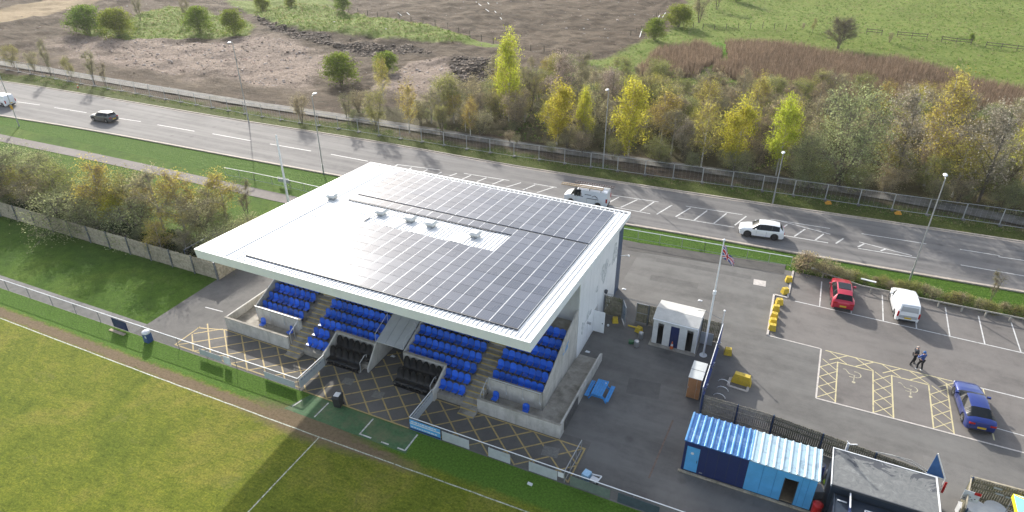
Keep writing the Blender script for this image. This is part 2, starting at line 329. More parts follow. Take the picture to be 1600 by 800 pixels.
def wheel_symbol(cx,cy):
    mb=MB(); pts=[(cx+.12+.36*cos(a),cy+.22+.36*sin(a)) for a in [R(-100+i*19) for i in range(12)]]; ribbon(mb,pts,.075,.0135)
    ribbon(mb,[(cx+.02,cy+.15),(cx-.02,cy-.6)],.09,.0139); ribbon(mb,[(cx+.1,cy+.1),(cx-.35,cy+.16),(cx-.62,cy+.62)],.075,.0143); ribbon(mb,[(cx-.02,cy-.2),(cx-.35,cy-.2)],.065,.0147); ribbon(mb,[(cx-.62,cy+.62),(cx-.8,cy+.58)],.065,.0151)
    mb.lathe([(.0,.0135),(.13,.0135),(.13,.0149),(0,.0149)],10,(cx-.02,cy-.78,0)); mb.build('wheelchair_symbol',cream_f,bays)
wheel_symbol(20.1,6.85); wheel_symbol(23.95,6.85)
# yellow cross hatching before the stand
z0=.004; zz=z0
def clip(a,b,boxes):
    # keep the stretches of a-b not inside the boxes and above v=-12.6
    out=[];cur=None
    for i in range(61):
        t=i/60; x=a[0]+(b[0]-a[0])*t; y=a[1]+(b[1]-a[1])*t
        ok=(-12.1<=y) and (-30.2<x<3.8) and any(bx[0]<=x<=bx[1] and bx[2]<=y<=bx[3] for bx in boxes)
        if ok:
            if cur is None: cur=[(x,y),(x,y)]
            cur[1]=(x,y)
        elif cur: out.append(cur); cur=None
    if cur: out.append(cur)
    return out
free=[(-30.2,3.8,-12.1,-8.68),(-13.9,-11.5,-8.7,-3)]
for k in range(-3,24):
    u=-28.35+1.893*k
    for sgn in (1,-1):
        for a,b in clip((u-sgn*4,-8.66+3.48),(u+sgn*4.7,-8.66-4.09),free):
            if math.hypot(a[0]-b[0],a[1]-b[1])>.3: mark(yd,a,b,.11,yellow_p,zz)
            zz+=.00012
for a,b in (((-28.2,-8.72),(-21.2,-8.72)),((-8.0,-8.72),(3.85,-8.72)),((3.8,-8.7),(3.75,-11.9)),((-28.3,-8.8),(-30.5,-9.5)),((-30.4,-9.3),(-30.35,-12.0)),((-30.3,-11.95),(-17.6,-11.85)),((-17.2,-12.03),(-8,-12.03))): mark(yd,a,b,.11,yellow_p,.0085)
cov=mat('iron_cover',(.17,.165,.15),.6,.2,6,bmp=.4)
for (x,y,s) in ((544,596,.42),(591,617,.42),(860,706,.55)):
    p=P(x,y); mb=MB(); mb.box(-s,s,-s*.8,s*.8,.009,.016); mb.box(-s*.85,s*.85,-s*.66,s*.66,.016,.022); mb.build('manhole_cover',cov,yd,(p[0],p[1],0),R(8))
p=P(1187,442); mb=MB(); mb.box(-.55,.55,-.5,.5,.002,.012); mb.box(-.4,.4,-.35,.35,.012,.018); mb.build('manhole_cover',[edge_m],cp,(p[0],p[1],0),R(4))
mark(yd,P(321,480),P(348,487),.09,white_p,.006)
# road ------------------------------------------------------------
nk=[(-420,-18),(-230,6.5),(-165,13.8),(-130,16.8),P(0,181),P(120,199),P(400,251),P(525,274),(-18,22.6),P(985,351),P(1200,387),P(1265,400),P(1600,456),(60,27.5),(140,30)]
fk=[(-420,10),(-240,24),(-175,29),P(-150,112),P(0,126),P(100,142),P(400,193),P(595,222),P(800,260),P(1200,320),P(1600,378),(70,38.2),(140,40)]
def resamp(pts,xs):
    X=[p[0] for p in pts]; Y=[p[1] for p in pts]; y=np.interp(xs,X,Y)
    for _ in range(6): y[1:-1]=(y[:-2]+2*y[1:-1]+y[2:])/4
    return list(zip(xs,y))
XS=np.arange(-420,141,4.0); NK=resamp(nk,XS); FK=resamp(fk,XS)
def NKy(u): return float(np.interp(u,XS,[p[1] for p in NK]))
def FKy(u): return float(np.interp(u,XS,[p[1] for p in FK]))
mb=MB(); k=len(NK); mb.add([(x,y,.0) for x,y in NK]+[(x,y,.0) for x,y in FK],[(i,i+1,k+i+1,k+i) for i in range(k-1)]); road=mb.build('road',road_m); road['kind']='structure'
for nm,E,s in (('near_kerb',NK,-1),('far_kerb',FK,1)):
    kb=None
    mb=MB(); e=[p for p in E if -150<p[0]<70]
    for i in range(len(e)-1):
        a,b=e[i],e[i+1]; mb.bar((a[0],a[1]+s*.09,.03),(b[0],b[1]+s*.09,.03),.2,.14); mb.bar((a[0],a[1]-s*.16,.0),(b[0],b[1]-s*.16,.0),.3,.012)
    mb.build(nm,kerb_m,road)
def pm(x1,y1,x2,y2,w=.12,z=.006): mark(road,P(x1,y1),P(x2,y2),w,white_p,z,'road_marking')
for q in ((27,159,62,164),(85,168,135,176),(180,184,220,190),(246,195,304,205),(332,209,392,220),(422,225,486,236),(517,241,575,252)): pm(*q,w=.15)
for q in ((620,257,687,265.5),(725,271,796,282),(834,287,870,293),(950,304,1029,315.5),(1071.5,322,1160,335.5),(1204,342.5,1297,357),(1220,345.5,1297.5,366),(1346,365,1447.5,381),(1342.5,378,1425,399.5),
          (946,321,1016,334),(1059,340.6,1147,355),(1219,367,1294,379.5),(1341,388,1432,403),(1500,389.5,1562,399.5),(1560,401,1640,413),(1501,414,1640,438),(640,268,690,277),(720,287,800,300),(820,303,880,312)): pm(*q)
for q in ((612,263,622,257),(634,268,643,262),(655,272,668,265),(676,276,690,269),(702,275,714,271),(722,280,736,274),(745,284,760,278),(769,288,787,281),(791,292.5,814,285.5),(817,297,836,289),(839,301,865,292.5),(945,320,967,308),(970,324,996,312),(1000,330,1022,315.5),(1026,335,1050,320.5),
          (1055.6,338.7,1079,324.7),(1084.7,344,1105,329),(1115.6,349,1135,333.5),(1148,352,1166,338),(1200,360,1206,352),(1220,358,1230,351),(1241,369.5,1258,358),(1274,375,1287,365.5),(1306,380.5,1318,372.5),(1340.5,386,1350,381),(1376,392,1384,389)): pm(*q,w=.16,z=.010)
# tyre-worn lane tones are in the material; footpath on the left
fp=[(-190,12.2),(-120,12.6),P(0,216),P(125,240),P(375,295),(-36,13.4),(-26,14.2)]
mb=MB(); ribbon(mb,resamp(fp,np.arange(-190,-26,4.0)),1.9,.0); mb.build('footpath',foot_m)['kind']='structure'
# ---------------------------------------------------------------- land beyond the road, relief and cover
U0,U1,V0,V1,ST=-250,150,16,262,.8
nu=int((U1-U0)/ST)+1; nv=int((V1-V0)/ST)+1
uu,vv=np.meshgrid(np.linspace(U0,U1,nu),np.linspace(V0,V1,nv)); G=np.stack([uu.ravel(),vv.ravel()],1)
def vnoise(G,s,seed):
    r=np.random.default_rng(seed); T=r.random((256,256)); x=G[:,0]/s+1000; y=G[:,1]/s+1000
    xi=np.floor(x).astype(int); yi=np.floor(y).astype(int); fx=x-xi; fy=y-yi; fx=fx*fx*(3-2*fx); fy=fy*fy*(3-2*fy)
    g=lambda a,b:T[a%256,b%256]
    return (g(xi,yi)*(1-fx)+g(xi+1,yi)*fx)*(1-fy)+(g(xi,yi+1)*(1-fx)+g(xi+1,yi+1)*fx)*fy-.5
def fbm(G,s,seed,o=4): return sum(vnoise(G,s/2**i,seed+i)/1.8**i for i in range(o))
def mask(poly,soft,wob=2.0,seed=1):
    p=np.array([P(*q) for q in poly]); n=len(p); x,y=G[:,0],G[:,1]; ins=np.zeros(len(G),bool); dm=np.full(len(G),1e9)
    for i in range(n):
        a=p[i]; b=p[(i+1)%n]; e=b-a; L=(e**2).sum()+1e-9
        t=np.clip(((x-a[0])*e[0]+(y-a[1])*e[1])/L,0,1); dm=np.minimum(dm,np.hypot(x-a[0]-t*e[0],y-a[1]-t*e[1]))
        c=((a[1]>y)!=(b[1]>y))&(x<(b[0]-a[0])*(y-a[1])/(b[1]-a[1]+1e-9)+a[0]); ins^=c
    s=np.where(ins,dm,-dm)+fbm(G,7,seed,3)*wob
    return np.clip(s/soft*.5+.5,0,1)
gfield=mask([(1012,-190),(1075,20),(1050,45),(1010,66),(985,84),(900,108),(960,120),(1100,130),(1300,160),(1600,210),(2400,330),(2400,-190)],2.5,3,11)
mound=mask([(398,12),(465,4),(545,18),(620,36),(700,50),(735,62),(690,68),(600,60),(520,54),(448,44),(400,30)],2,3,12)
mound2=mask([(120,48),(200,30),(262,8),(355,22),(402,42),(385,54),(200,58)],2,3,13)
mound3=mask([(350,0),(470,-8),(540,10),(470,8),(400,18)],2,2,14)
strip=mask([(650,52),(740,62),(790,72),(790,78),(730,70),(640,62)],1.5,2,15)
sand=mask([(-150,42),(0,38),(110,12),(172,-4),(250,-30),(200,-40),(60,-2),(0,13),(-150,26)],1.5,1.5,16)
pale=np.maximum.reduce([mask([(80,62),(180,56),(300,62),(410,54),(470,66),(500,78),(520,100),(500,138),(480,143),(420,134),(330,118),(250,108),(120,84)],6,9,17),mask([(620,104),(660,94),(700,98),(706,128),(745,146),(740,176),(655,168),(590,136)],2,5,18)])
dark=np.maximum(mask([(705,92),(790,92),(775,132),(722,136),(700,118)],2,3,19),mask([(395,22),(440,40),(520,60),(640,68),(690,90),(560,82),(470,66),(420,50)],2,3,20)*.8)
reedf=np.maximum(mask([(990,120),(1030,82),(1090,72),(1122,82),(1120,98),(1085,120)],1,1.5,21),mask([(1112,112),(1140,94),(1138,70),(1200,72),(1300,86),(1400,98),(1480,112),(1560,132),(1600,140),(1600,170),(1400,160),(1200,140)],1,1.5,22))
wet=mask([(1098,70),(1125,66),(1145,76),(1142,86),(1122,90),(1112,80)],.8,1,23)
litter=mask([(560,176),(700,150),(760,130),(790,110),(900,104),(990,118),(1100,128),(1300,150),(1600,178),(2200,270),(2200,480),(1600,345),(1400,312),(1200,284),(1000,250),(800,222),(640,205)],2.5,4,24)
fy=np.interp(G[:,0],XS,[p[1] for p in FK]); dist=G[:,1]-fy
litter=np.clip(litter,0,1)*np.clip((dist-3.2)/1.5,0,1)
vergeg=np.clip((5.2-dist+fbm(G,5,31,3)*2.5)/2.0,0,1)
ny=np.interp(G[:,0],XS,[p[1] for p in NK]); bright=np.clip((fy-1-G[:,1])/1,0,1)
far_relief=np.clip((dist-9)/10,0,1)
z=-.03-.03*(dist<2)+far_relief*(fbm(G,26,41,3)*1.3+fbm(G,4.2,44,3)*.8*(1-gfield*.7)+fbm(G,2.0,47,2)*.2*gfield)+mound*.7*far_relief+dark*fbm(G,3.4,51,3)*.7
z+=np.clip((dist-1.0)/3,0,1)*fbm(G,2.5,53,2)*.12*(1-far_relief)
inside_road=(dist<.6); z=np.where(inside_road,-.03,z)
me=bpy.data.meshes.new('land'); me.vertices.add(len(G)); me.vertices.foreach_set('co',np.column_stack([G,z]).astype(np.float32).ravel())
idx=np.arange(nu*nv).reshape(nv,nu); q=np.stack([idx[:-1,:-1],idx[:-1,1:],idx[1:,1:],idx[1:,:-1]],-1).reshape(-1,4)
me.loops.add(q.size); me.loops.foreach_set('vertex_index',q.ravel().astype(np.int32)); me.polygons.add(len(q)); me.polygons.foreach_set('loop_start',(np.arange(len(q))*4).astype(np.int32)); me.update(calc_edges=True)
me.polygons.foreach_set('use_smooth',[True]*len(q))
def attr(nm,a,b,c,d=None):
    L=me.color_attributes.new(nm,'FLOAT_COLOR','POINT'); L.data.foreach_set('color',np.column_stack([a,b,c,d if d is not None else np.ones_like(a)]).astype(np.float32).ravel())
rough_g=np.maximum.reduce([gfield,mound,mound2,mound3*.9,strip*.8])
attr('cover_one',rough_g,pale,sand,dark); attr('cover_two',reedf,wet,litter,np.clip(np.maximum(vergeg,bright),0,1)); attr('cover_three',bright,np.clip((dist-1.2)/3+fbm(G,6,61,3),0,1),gfield,mound2)
def land_material():
    m,nt,bs=nodes_of('land_cover'); v=pos(nt)
    def at(n):
        a=N(nt,'ShaderNodeAttribute'); a.attribute_name=n; s=N(nt,'ShaderNodeSeparateColor'); nt.links.new(a.outputs['Color'],s.inputs[0]); return s.outputs[0],s.outputs[1],s.outputs[2],a.outputs['Alpha']
    g,pa,sa,dk=at('cover_one'); rd,wt,li,vg=at('cover_two'); br,dry,gf,m2=at('cover_three')
    fine=noise(nt,v,1.6,7,.8,.4); mid=noise(nt,v,.22,6,.7,1.2); vf=noise(nt,v,7,4,.8)
    def brk(f,lo=.3,hi=.7):      # break a soft mask up with noise
        a=N(nt,'ShaderNodeMath',operation='ADD'); nt.links.new(f,a.inputs[0]); s=N(nt,'ShaderNodeMath',operation='MULTIPLY_ADD'); nt.links.new(fine.outputs[0],s.inputs[0]); s.inputs[1].default_value=.9; s.inputs[2].default_value=-.45; nt.links.new(s.outputs[0],a.inputs[1])
        r=N(nt,'ShaderNodeMapRange'); nt.links.new(a.outputs[0],r.inputs[0]); r.inputs[1].default_value=lo; r.inputs[2].default_value=hi; return r.outputs[0]
    mp=N(nt,'ShaderNodeMapping'); nt.links.new(v,mp.inputs[0]); mp.inputs['Rotation'].default_value=(0,0,R(-20)); mp.inputs['Scale'].default_value=(.12,.8,1); tr=noise(nt,mp.outputs[0],1.2,5,.7,1.5)
    soil=mixc(nt,.75,ramp(nt,mid.outputs[0],[(.3,(.075,.055,.038)),(.5,(.115,.086,.06)),(.7,(.18,.14,.10))]).outputs[0],ramp(nt,tr.outputs[0],[(.38,(.5,.5,.5)),(.5,(1,1,1)),(.62,(1.3,1.27,1.22))]).outputs[0],'MULTIPLY')
    palec=ramp(nt,fine.outputs[0],[(.32,(.13,.10,.08)),(.45,(.26,.20,.155)),(.6,(.40,.315,.26))]).outputs[0]
    sandc=ramp(nt,mid.outputs[0],[(.3,(.33,.25,.15)),(.7,(.44,.34,.22))]).outputs[0]
    rg=ramp(nt,fine.outputs[0],[(.25,(.065,.12,.02)),(.42,(.14,.21,.035)),(.56,(.22,.265,.06)),(.70,(.34,.30,.14))]).outputs[0]
    col=mixc(nt,brk(pa),soil,palec); col=mixc(nt,brk(sa),col,sandc); col=mixc(nt,brk(dk),col,(.055,.043,.036))
    col=mixc(nt,brk(g),col,rg)
    col=mixc(nt,brk(li,.35,.65),col,ramp(nt,vf.outputs[0],[(.3,(.06,.048,.03)),(.48,(.12,.095,.06)),(.6,(.12,.14,.045)),(.72,(.22,.18,.12))]).outputs[0])
    col=mixc(nt,brk(rd),col,(.15,.125,.08)); col=mixc(nt,brk(wt,.4,.6),col,(.12,.26,.02))
    vgc=ramp(nt,vf.outputs[0],[(.3,(.05,.075,.018)),(.5,(.10,.13,.03)),(.72,(.19,.18,.07))]).outputs[0]
    bgc=ramp(nt,vf.outputs[0],[(.3,(.045,.11,.012)),(.5,(.085,.175,.02)),(.72,(.15,.23,.04))]).outputs[0]
    col=mixc(nt,vg,col,mixc(nt,br,vgc,bgc))
    col=mixc(nt,.6,col,ramp(nt,vf.outputs[0],[(.3,(.6,.6,.6)),(.7,(1.3,1.3,1.3))]).outputs[0],'MULTIPLY')
    nt.links.new(col,bs.inputs['Base Color']); bs.inputs['Roughness'].default_value=.85; bs.inputs['Specular IOR Level'].default_value=.08
    a=N(nt,'ShaderNodeMath',operation='ADD'); nt.links.new(fine.outputs[0],a.inputs[0]); nt.links.new(vf.outputs[0],a.inputs[1]); b2=N(nt,'ShaderNodeMath',operation='ADD'); nt.links.new(a.outputs[0],b2.inputs[0]); nt.links.new(tr.outputs[0],b2.inputs[1]); bump(nt,bs,b2.outputs[0],.9,.4); return m
me.materials.append(land_material()); land=bpy.data.objects.new('land',me); COL.objects.link(land); land['kind']='structure'
ZV=z.copy(); GG=G; Zg=z.reshape(nv,nu)
def ground_z(x,y):
    if not(U0<x<U1-1 and V0<y<V1-1): return -.03
    i=int((y-V0)/ST); j=int((x-U0)/ST); return float(Zg[i,j])
def cover(arr,x,y): return float(arr.reshape(nv,nu)[int((y-V0)/ST),int((x-U0)/ST)]) if (U0<x<U1-1 and V0<y<V1-1) else 0
# grey old track beyond the mesh fence
tp=[P(-200,70),P(0,99),P(100,114),P(175,127),P(400,164),P(500,178),P(650,201),P(800,226),P(1000,252),P(1250,286),P(1400,309),P(1600,347),P(1800,386)]
tp=sorted(tp); xs=np.arange(-150,60,2.0); tq=resamp(tp,xs)
mb=MB(); L=[];n=len(tq)
for i,(x,y) in enumerate(tq):
    for w in (-1.1,-.4,.4,1.1): L.append((x,y+w*1.05,.10+random.uniform(-.02,.02)))
mb.add(L,[(i*4+j,i*4+j+4,i*4+j+5,i*4+j+1) for i in range(n-1) for j in range(3)]); mb.build('old_track',mat('old_track_concrete',(.13,.122,.108),.9,.3,1.0,bmp=.5,dirt=(.085,.08,.05),dscale=.35,damt=1.0),smooth=True)['kind']='structure'
# ================================================================ GRANDSTAND
conc=mat('terrace_concrete',(.33,.305,.26),.85,.16,1.6,bmp=.25,dirt=(.13,.115,.09),dscale=.7,damt=.7)
conc_w=mat('wall_concrete',(.52,.50,.46),.8,.10,1.1,bmp=.15,dirt=(.25,.24,.2),dscale=.5,damt=.6)
nose_m=paint_mat('nosing_yellow',(.50,.36,.10),.60,(.3,.27,.2),3)
white_c=mat('white_cladding',(.82,.83,.83),.45,.03,.8,dirt=(.66,.67,.66),dscale=.9,damt=.3)
roof_m=mat('roof_sheet_white',(.72,.73,.73),.5,.04,.6,spec=.3,dirt=(.62,.63,.62),dscale=.5,damt=.5)
def streaks(m,c,amt=.35,sc=(2.2,.12,.12)):
    nt=m.node_tree; bs=nt.nodes['Principled BSDF']; src=bs.inputs['Base Color'].links[0].from_socket; mp=N(nt,'ShaderNodeMapping'); nt.links.new(pos(nt),mp.inputs[0]); mp.inputs['Scale'].default_value=sc
    n=noise(nt,mp.outputs[0],1.3,6,.75,.3); f=ramp(nt,n.outputs[0],[(.48,(0,0,0)),(.66,(amt,)*3)]).outputs[0]; nt.links.new(mixc(nt,f,src,c),bs.inputs['Base Color'])
streaks(roof_m,(.50,.50,.47)); streaks(white_c,(.55,.56,.54),.22,(.6,1.6,.10)); streaks(conc_w,(.25,.24,.2),.5,(1.5,1.5,.25))
fascia_m=mat('fascia_white',(.80,.82,.81),.5,.04,1.0)
dark_m=mat('dark_trim',(.05,.055,.065),.5,.1,2)
navy_m=mat('navy_cladding',(.035,.07,.14),.4,.08,1)
gal_m=mat('galvanised_steel',(.42,.43,.44),.45,.08,3,metal=.6)
seat_m=mat('blue_seat_plastic',(.022,.12,.58),.38,.06,3,spec=.5,objrand=.25)
black_m=mat('black_vinyl',(.014,.015,.017),.4,.15,5,spec=.35)
greyrail=mat('grey_rail',(.52,.53,.54),.45,.08,2,metal=.4)
grey_sheet=mat('grey_sheet_metal',(.46,.48,.50),.4,.06,1.2,metal=.2)
GS=thing('grandstand','white grandstand with blue seats, two black seated dugouts and a roof of solar panels','grandstand')
RISE=.38; DEP=.85
def rowz(k): return .49+RISE*(k-1)
def rowv(k): return -8.55+DEP*(k-1)
# terraces: every row of every bay is its own step block
bays_=[('L',-25.95,-21.3,3,8),('LC',-19.95,-17.75,1,2),('LC',-19.95,-14.05,3,8),('RC',-11.45,-5.6,3,8),('RC',-7.75,-5.6,1,2),('R',-4.3,-.1,3,8)]
for n,a,b,k0,k1 in bays_:
    for k in range(k0,k1+1):
        v=rowv(k); mb=MB(); z1=rowz(k); mb.box(a,b,v,v+DEP-.004,0 if k==k0 or k<3 else z1-RISE-.15,z1); mb.build('terrace_row',conc,GS)
mb=MB(); mb.box(-25.95,-14.05,rowv(9),-.02,0,rowz(9)); mb.build('terrace_row',conc,GS); mb=MB(); mb.box(-11.45,-.1,rowv(9),-.02,0,rowz(9)); mb.build('terrace_row',conc,GS)
# front walls under row three
for a,b in ((-25.95,-21.3),(-17.75,-14.05),(-11.45,-7.75),(-4.3,-.1)):
    mb=MB(); mb.box(a,b,-6.99,-6.86,0,rowz(3)+.62); mb.build('front_wall',conc_w,GS)
    mb=MB(); mb.box(a,b,-7.04,-6.81,rowz(3)+.62,rowz(3)+.68); mb.build('wall_coping',conc,GS)
# aisles: half steps with yellow nosing
for a,b in ((-21.29,-19.96),(-5.59,-4.31)):
    z=rowz(1)-.19*1; k=0
    for i in range(-2,16):
        v0=rowv(1)+i*DEP/2; z1=rowz(1)+i*RISE/2; mb=MB(); mb.box(a,b,v0,v0+DEP/2-.003,max(0,z1-.5),z1); s=mb.build('aisle_step',conc,GS)
        mb=MB(); mb.box(a+.02,b-.02,v0-.012,v0+.07,z1-.03,z1+.004); mb.build('nosing',nose_m,s)
# raised walkways either side with their outer walls
def ramp_floor(x0,x1):
    mb=MB(); mb.side([(-8.45,0),(-4.2,0),(.6,0),(.6,.03),(-4.2,.455),(-8.45,.46)],x0,x1); return mb.build('walkway',conc,GS)
for x0,x1 in ((.02,1.82),(-27.9,-26.12)):
    ramp_floor(x0,x1)
for x0,x1 in ((-4.3,.02),(-26.12,-21.3)):
    mb=MB(); mb.box(x0,x1,-8.45,-7.0,0,.46); mb.build('walkway',conc,GS)
for x0,x1 in ((-4.38,1.95),(-28.05,-21.38)):
    mb=MB(); mb.box(x0,x1,-8.6,-8.46,0,1.22); o=mb.build('walkway_wall',conc_w,GS)
    mb=MB(); mb.box(x0-.01,x1+.01,-8.62,-8.44,1.22,1.26); mb.build('wall_coping',conc,o)
mb=MB(); mb.side([(-8.46,0),(-8.46,1.22),(-4.0,1.12),(.2,.92),(.6,.7),(.6,0)],1.83,1.95); mb.build('walkway_wall',conc_w,GS)
mb=MB(); mb.side([(-8.46,0),(-8.46,1.22),(-3.4,1.1),(-2.2,.9),(-2.2,0)],-28.05,-27.92); mb.build('walkway_wall',conc_w,GS)
mb=MB(); mb.bar((2.0,-7.9,.62),(2.0,-5.2,.60),.03,.9); mb.build('dark_grille',mat('grille_black',(.10,.10,.10),.6,.3,3,metal=.3),GS)
# bay side panels following the slope
for x0,x1 in ((-.09,.0),(-26.06,-25.97)):
    mb=MB(); mb.side([(-6.85,0),(-6.85,2.0),(-5.0,2.85),(-2.4,4.1),(-.1,4.75),(-.1,0)],x0,x1); mb.build('side_panel',conc_w,GS)
logo=mat('logo_blue',(.05,.28,.62),.5,.05,2)
mb=MB(); M=Matrix.Rotation(R(24),4,'X')
for i,(y,z,w,h) in enumerate(((-2.9,2.6,1.0,.05),(-2.75,2.75,.7,.14),(-2.4,2.95,.14,.3),(-3.2,2.62,.12,.22),(-2.1,3.0,.12,.2),(-2.62,2.98,.09,.2))): mb.box(.0,.012,y,y+w*.8,z,z+h)
mb.build('club_lettering',logo,GS)
# dugouts
for cx0,cx1,mir in ((-17.6,-14.05,0),(-11.4,-7.85,1)):
    x=cx1 if mir else cx0-.14
    mb=MB(); mb.side([(-8.95,0),(-8.95,1.0),(-8.2,1.25),(-7.0,1.88),(-7.0,0)],x,x+.13); mb.build('dugout_wall',conc_w,GS)
    mb=MB(); mb.box(cx0,cx1,-8.0,-7.0,0,.42); mb.box(cx0,cx1-.5,-8.62,-8.0,0,.10); mb.build('dugout_floor',conc,GS)
mb=MB()  # moulded coach seat with headrest, facing the pitch
prof=[(-.50,.28,.26),(-.48,.40,.27),(-.2,.37,.27),(0,.38,.26),(.08,.46,.26),(.13,.75,.27),(.18,1.0,.24),(.2,1.16,.17),(.2,1.26,.13)]
vs=[];fs=[]
for y,z,w in prof:
    for x,dy in ((-w,-.05),(-w*.55,.015),(0,.02),(w*.55,.015),(w,-.05)): vs.append((x*1.02,y+dy,z))
for i in range(len(prof)-1):
    for j in range(4): fs.append((i*5+j,i*5+j+1,i*5+j+6,i*5+j+5))
mb.add(vs,fs); n=len(prof); mb.add([(x,y+.09,z-.03) for x,y,z in vs],[tuple(reversed(f)) for f in fs]); mb.box(-.2,.2,-.35,.05,.0,.3); mb.box(-.26,.26,-.44,.1,.24,.30)
seatb=mb.build('dugout_seat',black_m,GS,smooth=True)
first=True
for cx0 in (-17.6,-11.4):
    for i in range(6):
        p=(cx0+.40+i*.56,-7.42,.55)
        if first: seatb.location=p; first=False
        else: share(seatb,'dugout_seat',GS,p)
    for i in range(5): share(seatb,'dugout_seat',GS,(cx0+.34+i*.59,-8.30,.12))
    mb=MB(); mb.box(cx0+.04,cx0+3.0,-8.75,-8.69,.02,.16); mb.build('kick_board',black_m,GS)
    mb=MB(); x=cx0+3.15; mb.tube([(x,-8.6,.1),(x,-8.55,1.0),(x,-7.9,1.25),(x,-7.7,1.2),(x,-7.7,.5)],.03,5); mb.build('grab_rail',greyrail,GS)
# tunnel: walls and sloping cover
for x,fr_ in ((-14.05,-8.3),(-11.5,-6.99)):
    mb=MB(); mb.side([(fr_,0),(fr_,.35 if fr_<-8 else 1.9),(-6.95,1.9),(-.1,4.6),(-.1,0)],x,x+.1); mb.build('tunnel_wall',conc_w,GS)
sl_=.37
mb=MB()
for i in range(3):
    x0=-13.92+i*.81; mb.add([(x0,-6.95,2.05),(x0+.79,-6.95,2.05),(x0+.79,-.2,2.05+6.75*sl_),(x0,-.2,2.05+6.75*sl_),(x0,-6.95,2.13),(x0+.79,-6.95,2.13),(x0+.79,-.2,2.13+6.75*sl_),(x0,-.2,2.13+6.75*sl_)],[(0,3,2,1),(4,5,6,7),(0,1,5,4),(1,2,6,5),(2,3,7,6),(3,0,4,7)])
mb.build('tunnel_cover',grey_sheet,GS)
for x in (-14.0,-11.44):
    mb=MB(); mb.tube([(x,-6.9,2.05),(x,-6.9,2.75),(x,-1,2.9+5.9*sl_)],.022,5)
    for t in (.3,.6,.9): mb.tube([(x,-6.9+5.9*t,2.1+5.9*t*sl_),(x,-6.9+5.9*t,2.75+5.9*t*sl_+.1*t)],.02,5)
    mb.build('tunnel_handrail',greyrail,GS)
mb=MB(); mb.box(-13.95,-11.5,-1.2,-1.1,0,3.2); mb.build('tunnel_end',dark_m,GS)
# railings before the raised bays
for x0,x1 in ((-25.95,-21.4),(-4.2,-.1)):
    mb=MB(); mb.tube([(x0,-7.1,2.05),(x1,-7.1,2.05)],.035,6)
    for i in range(4): x=x0+.1+(x1-x0-.2)*i/3; mb.tube([(x,-7.1,1.2),(x,-7.1,2.05)],.025,5); mb.tube([(x,-7.1,1.25),(x+.1,-7.22,1.12)],.03,5)
    mb.build('bay_railing',greyrail,GS)
for x,y0 in ((-4.25,-8.4),(-21.35,-8.4)):
    mb=MB(); mb.tube([(x,-8.3,.4),(x,-8.3,1.45),(x,-7.2,2.0),(x,-7.2,1.1)],.03,5); mb.tube([(x,-7.8,.46),(x,-7.8,1.7)],.025,5); mb.build('step_handrail',greyrail,GS)
# blue tip-up seats
mb=MB(); W2=.215
back=[(-.03,.34,.22),(.0,.52,.245),(.03,.72,.245),(.06,.84,.22),(.065,.89,.13)]
vs=[];fs=[]
for y,z,w in back:
    for x,dy in ((-w,-.04),(-w*.5,0),(w*.5,0),(w,-.04)): vs.append((x,y+dy,z))
for i in range(4):
    for j in range(3): fs.append((i*4+j,i*4+j+1,i*4+j+5,i*4+j+4))
mb.add(vs,fs); mb.add([(x,y+.035,z) for x,y,z in vs],[tuple(reversed(f)) for f in fs])
pan=[(-.40,.35,.19),(-.40,.41,.20),(-.2,.385,.21),(-.02,.40,.2)]
vs=[(x,y,z) for y,z,w in pan for x in (-w,w)]; mb.add(vs,[(0,1,3,2),(2,3,5,4),(4,5,7,6)]); mb.box(-.2,.2,-.38,-.03,.33,.35)
mb.cm=1; mb.box(-.03,.03,-.2,.06,0,.36); mb.cm=0
seat=mb.build('seat',[seat_m,dark_m],GS); cnt=0
def put_row(x0,n,p,k):
    global cnt
    for i in range(n):
        loc=(x0+i*p,rowv(k)+.58,rowz(k))
        if cnt==0: seat.location=loc
        else: share(seat,'seat',GS,loc,random.uniform(-.03,.03))
        cnt+=1
for k in range(3,9):
    put_row(-25.6,8,.545,k); put_row(-19.62,11,.53,k); put_row(-11.12,11,.53,k); put_row(-3.98,8,.5,k)
for k in (1,2): put_row(-19.62,4,.53,k) if k==1 else put_row(-19.62,3,.53,k); put_row(-7.45,4,.52,k)
# building body behind the seats
mb=MB(); mb.box(-26.0,-.02,-.02,.06,0,8.0)
for i in range(64): x=-25.8+i*.405; mb.box(x,x+.05,-.045,-.02,3.6,7.9)
mb.build('back_wall',mat('grey_cladding',(.50,.51,.52),.5,.06,1),GS)
side_poly=lambda a,b:[(a,0),(a,8.28-.0665*a-.3),(b,8.28-.0665*b-.3),(b,0)]
wl=None
for x0,x1 in ((-.02,.05),(-26.05,-25.98)):
    mb=MB(); mb.side(side_poly(-.02,9.9),x0,x1); wl=mb.build('side_wall',white_c,GS)
    mb=MB(); mb.side(side_poly(9.905,11.25),x0-.02,x1+.01); mb.build('corner_panel',navy_m,GS)
    for y in (2.3,4.6,7.0): 
        mb=MB(); mb.box(x0-.004,x1+.006,y,y+.02,.1,7.4-.0665*y); mb.build('cladding_joint',mat('joint_grey',(.6,.61,.61),.6),wl)
mb=MB(); mb.box(-26,.0,11.2,11.3,0,7.2); mb.build('rear_wall',navy_m,GS)
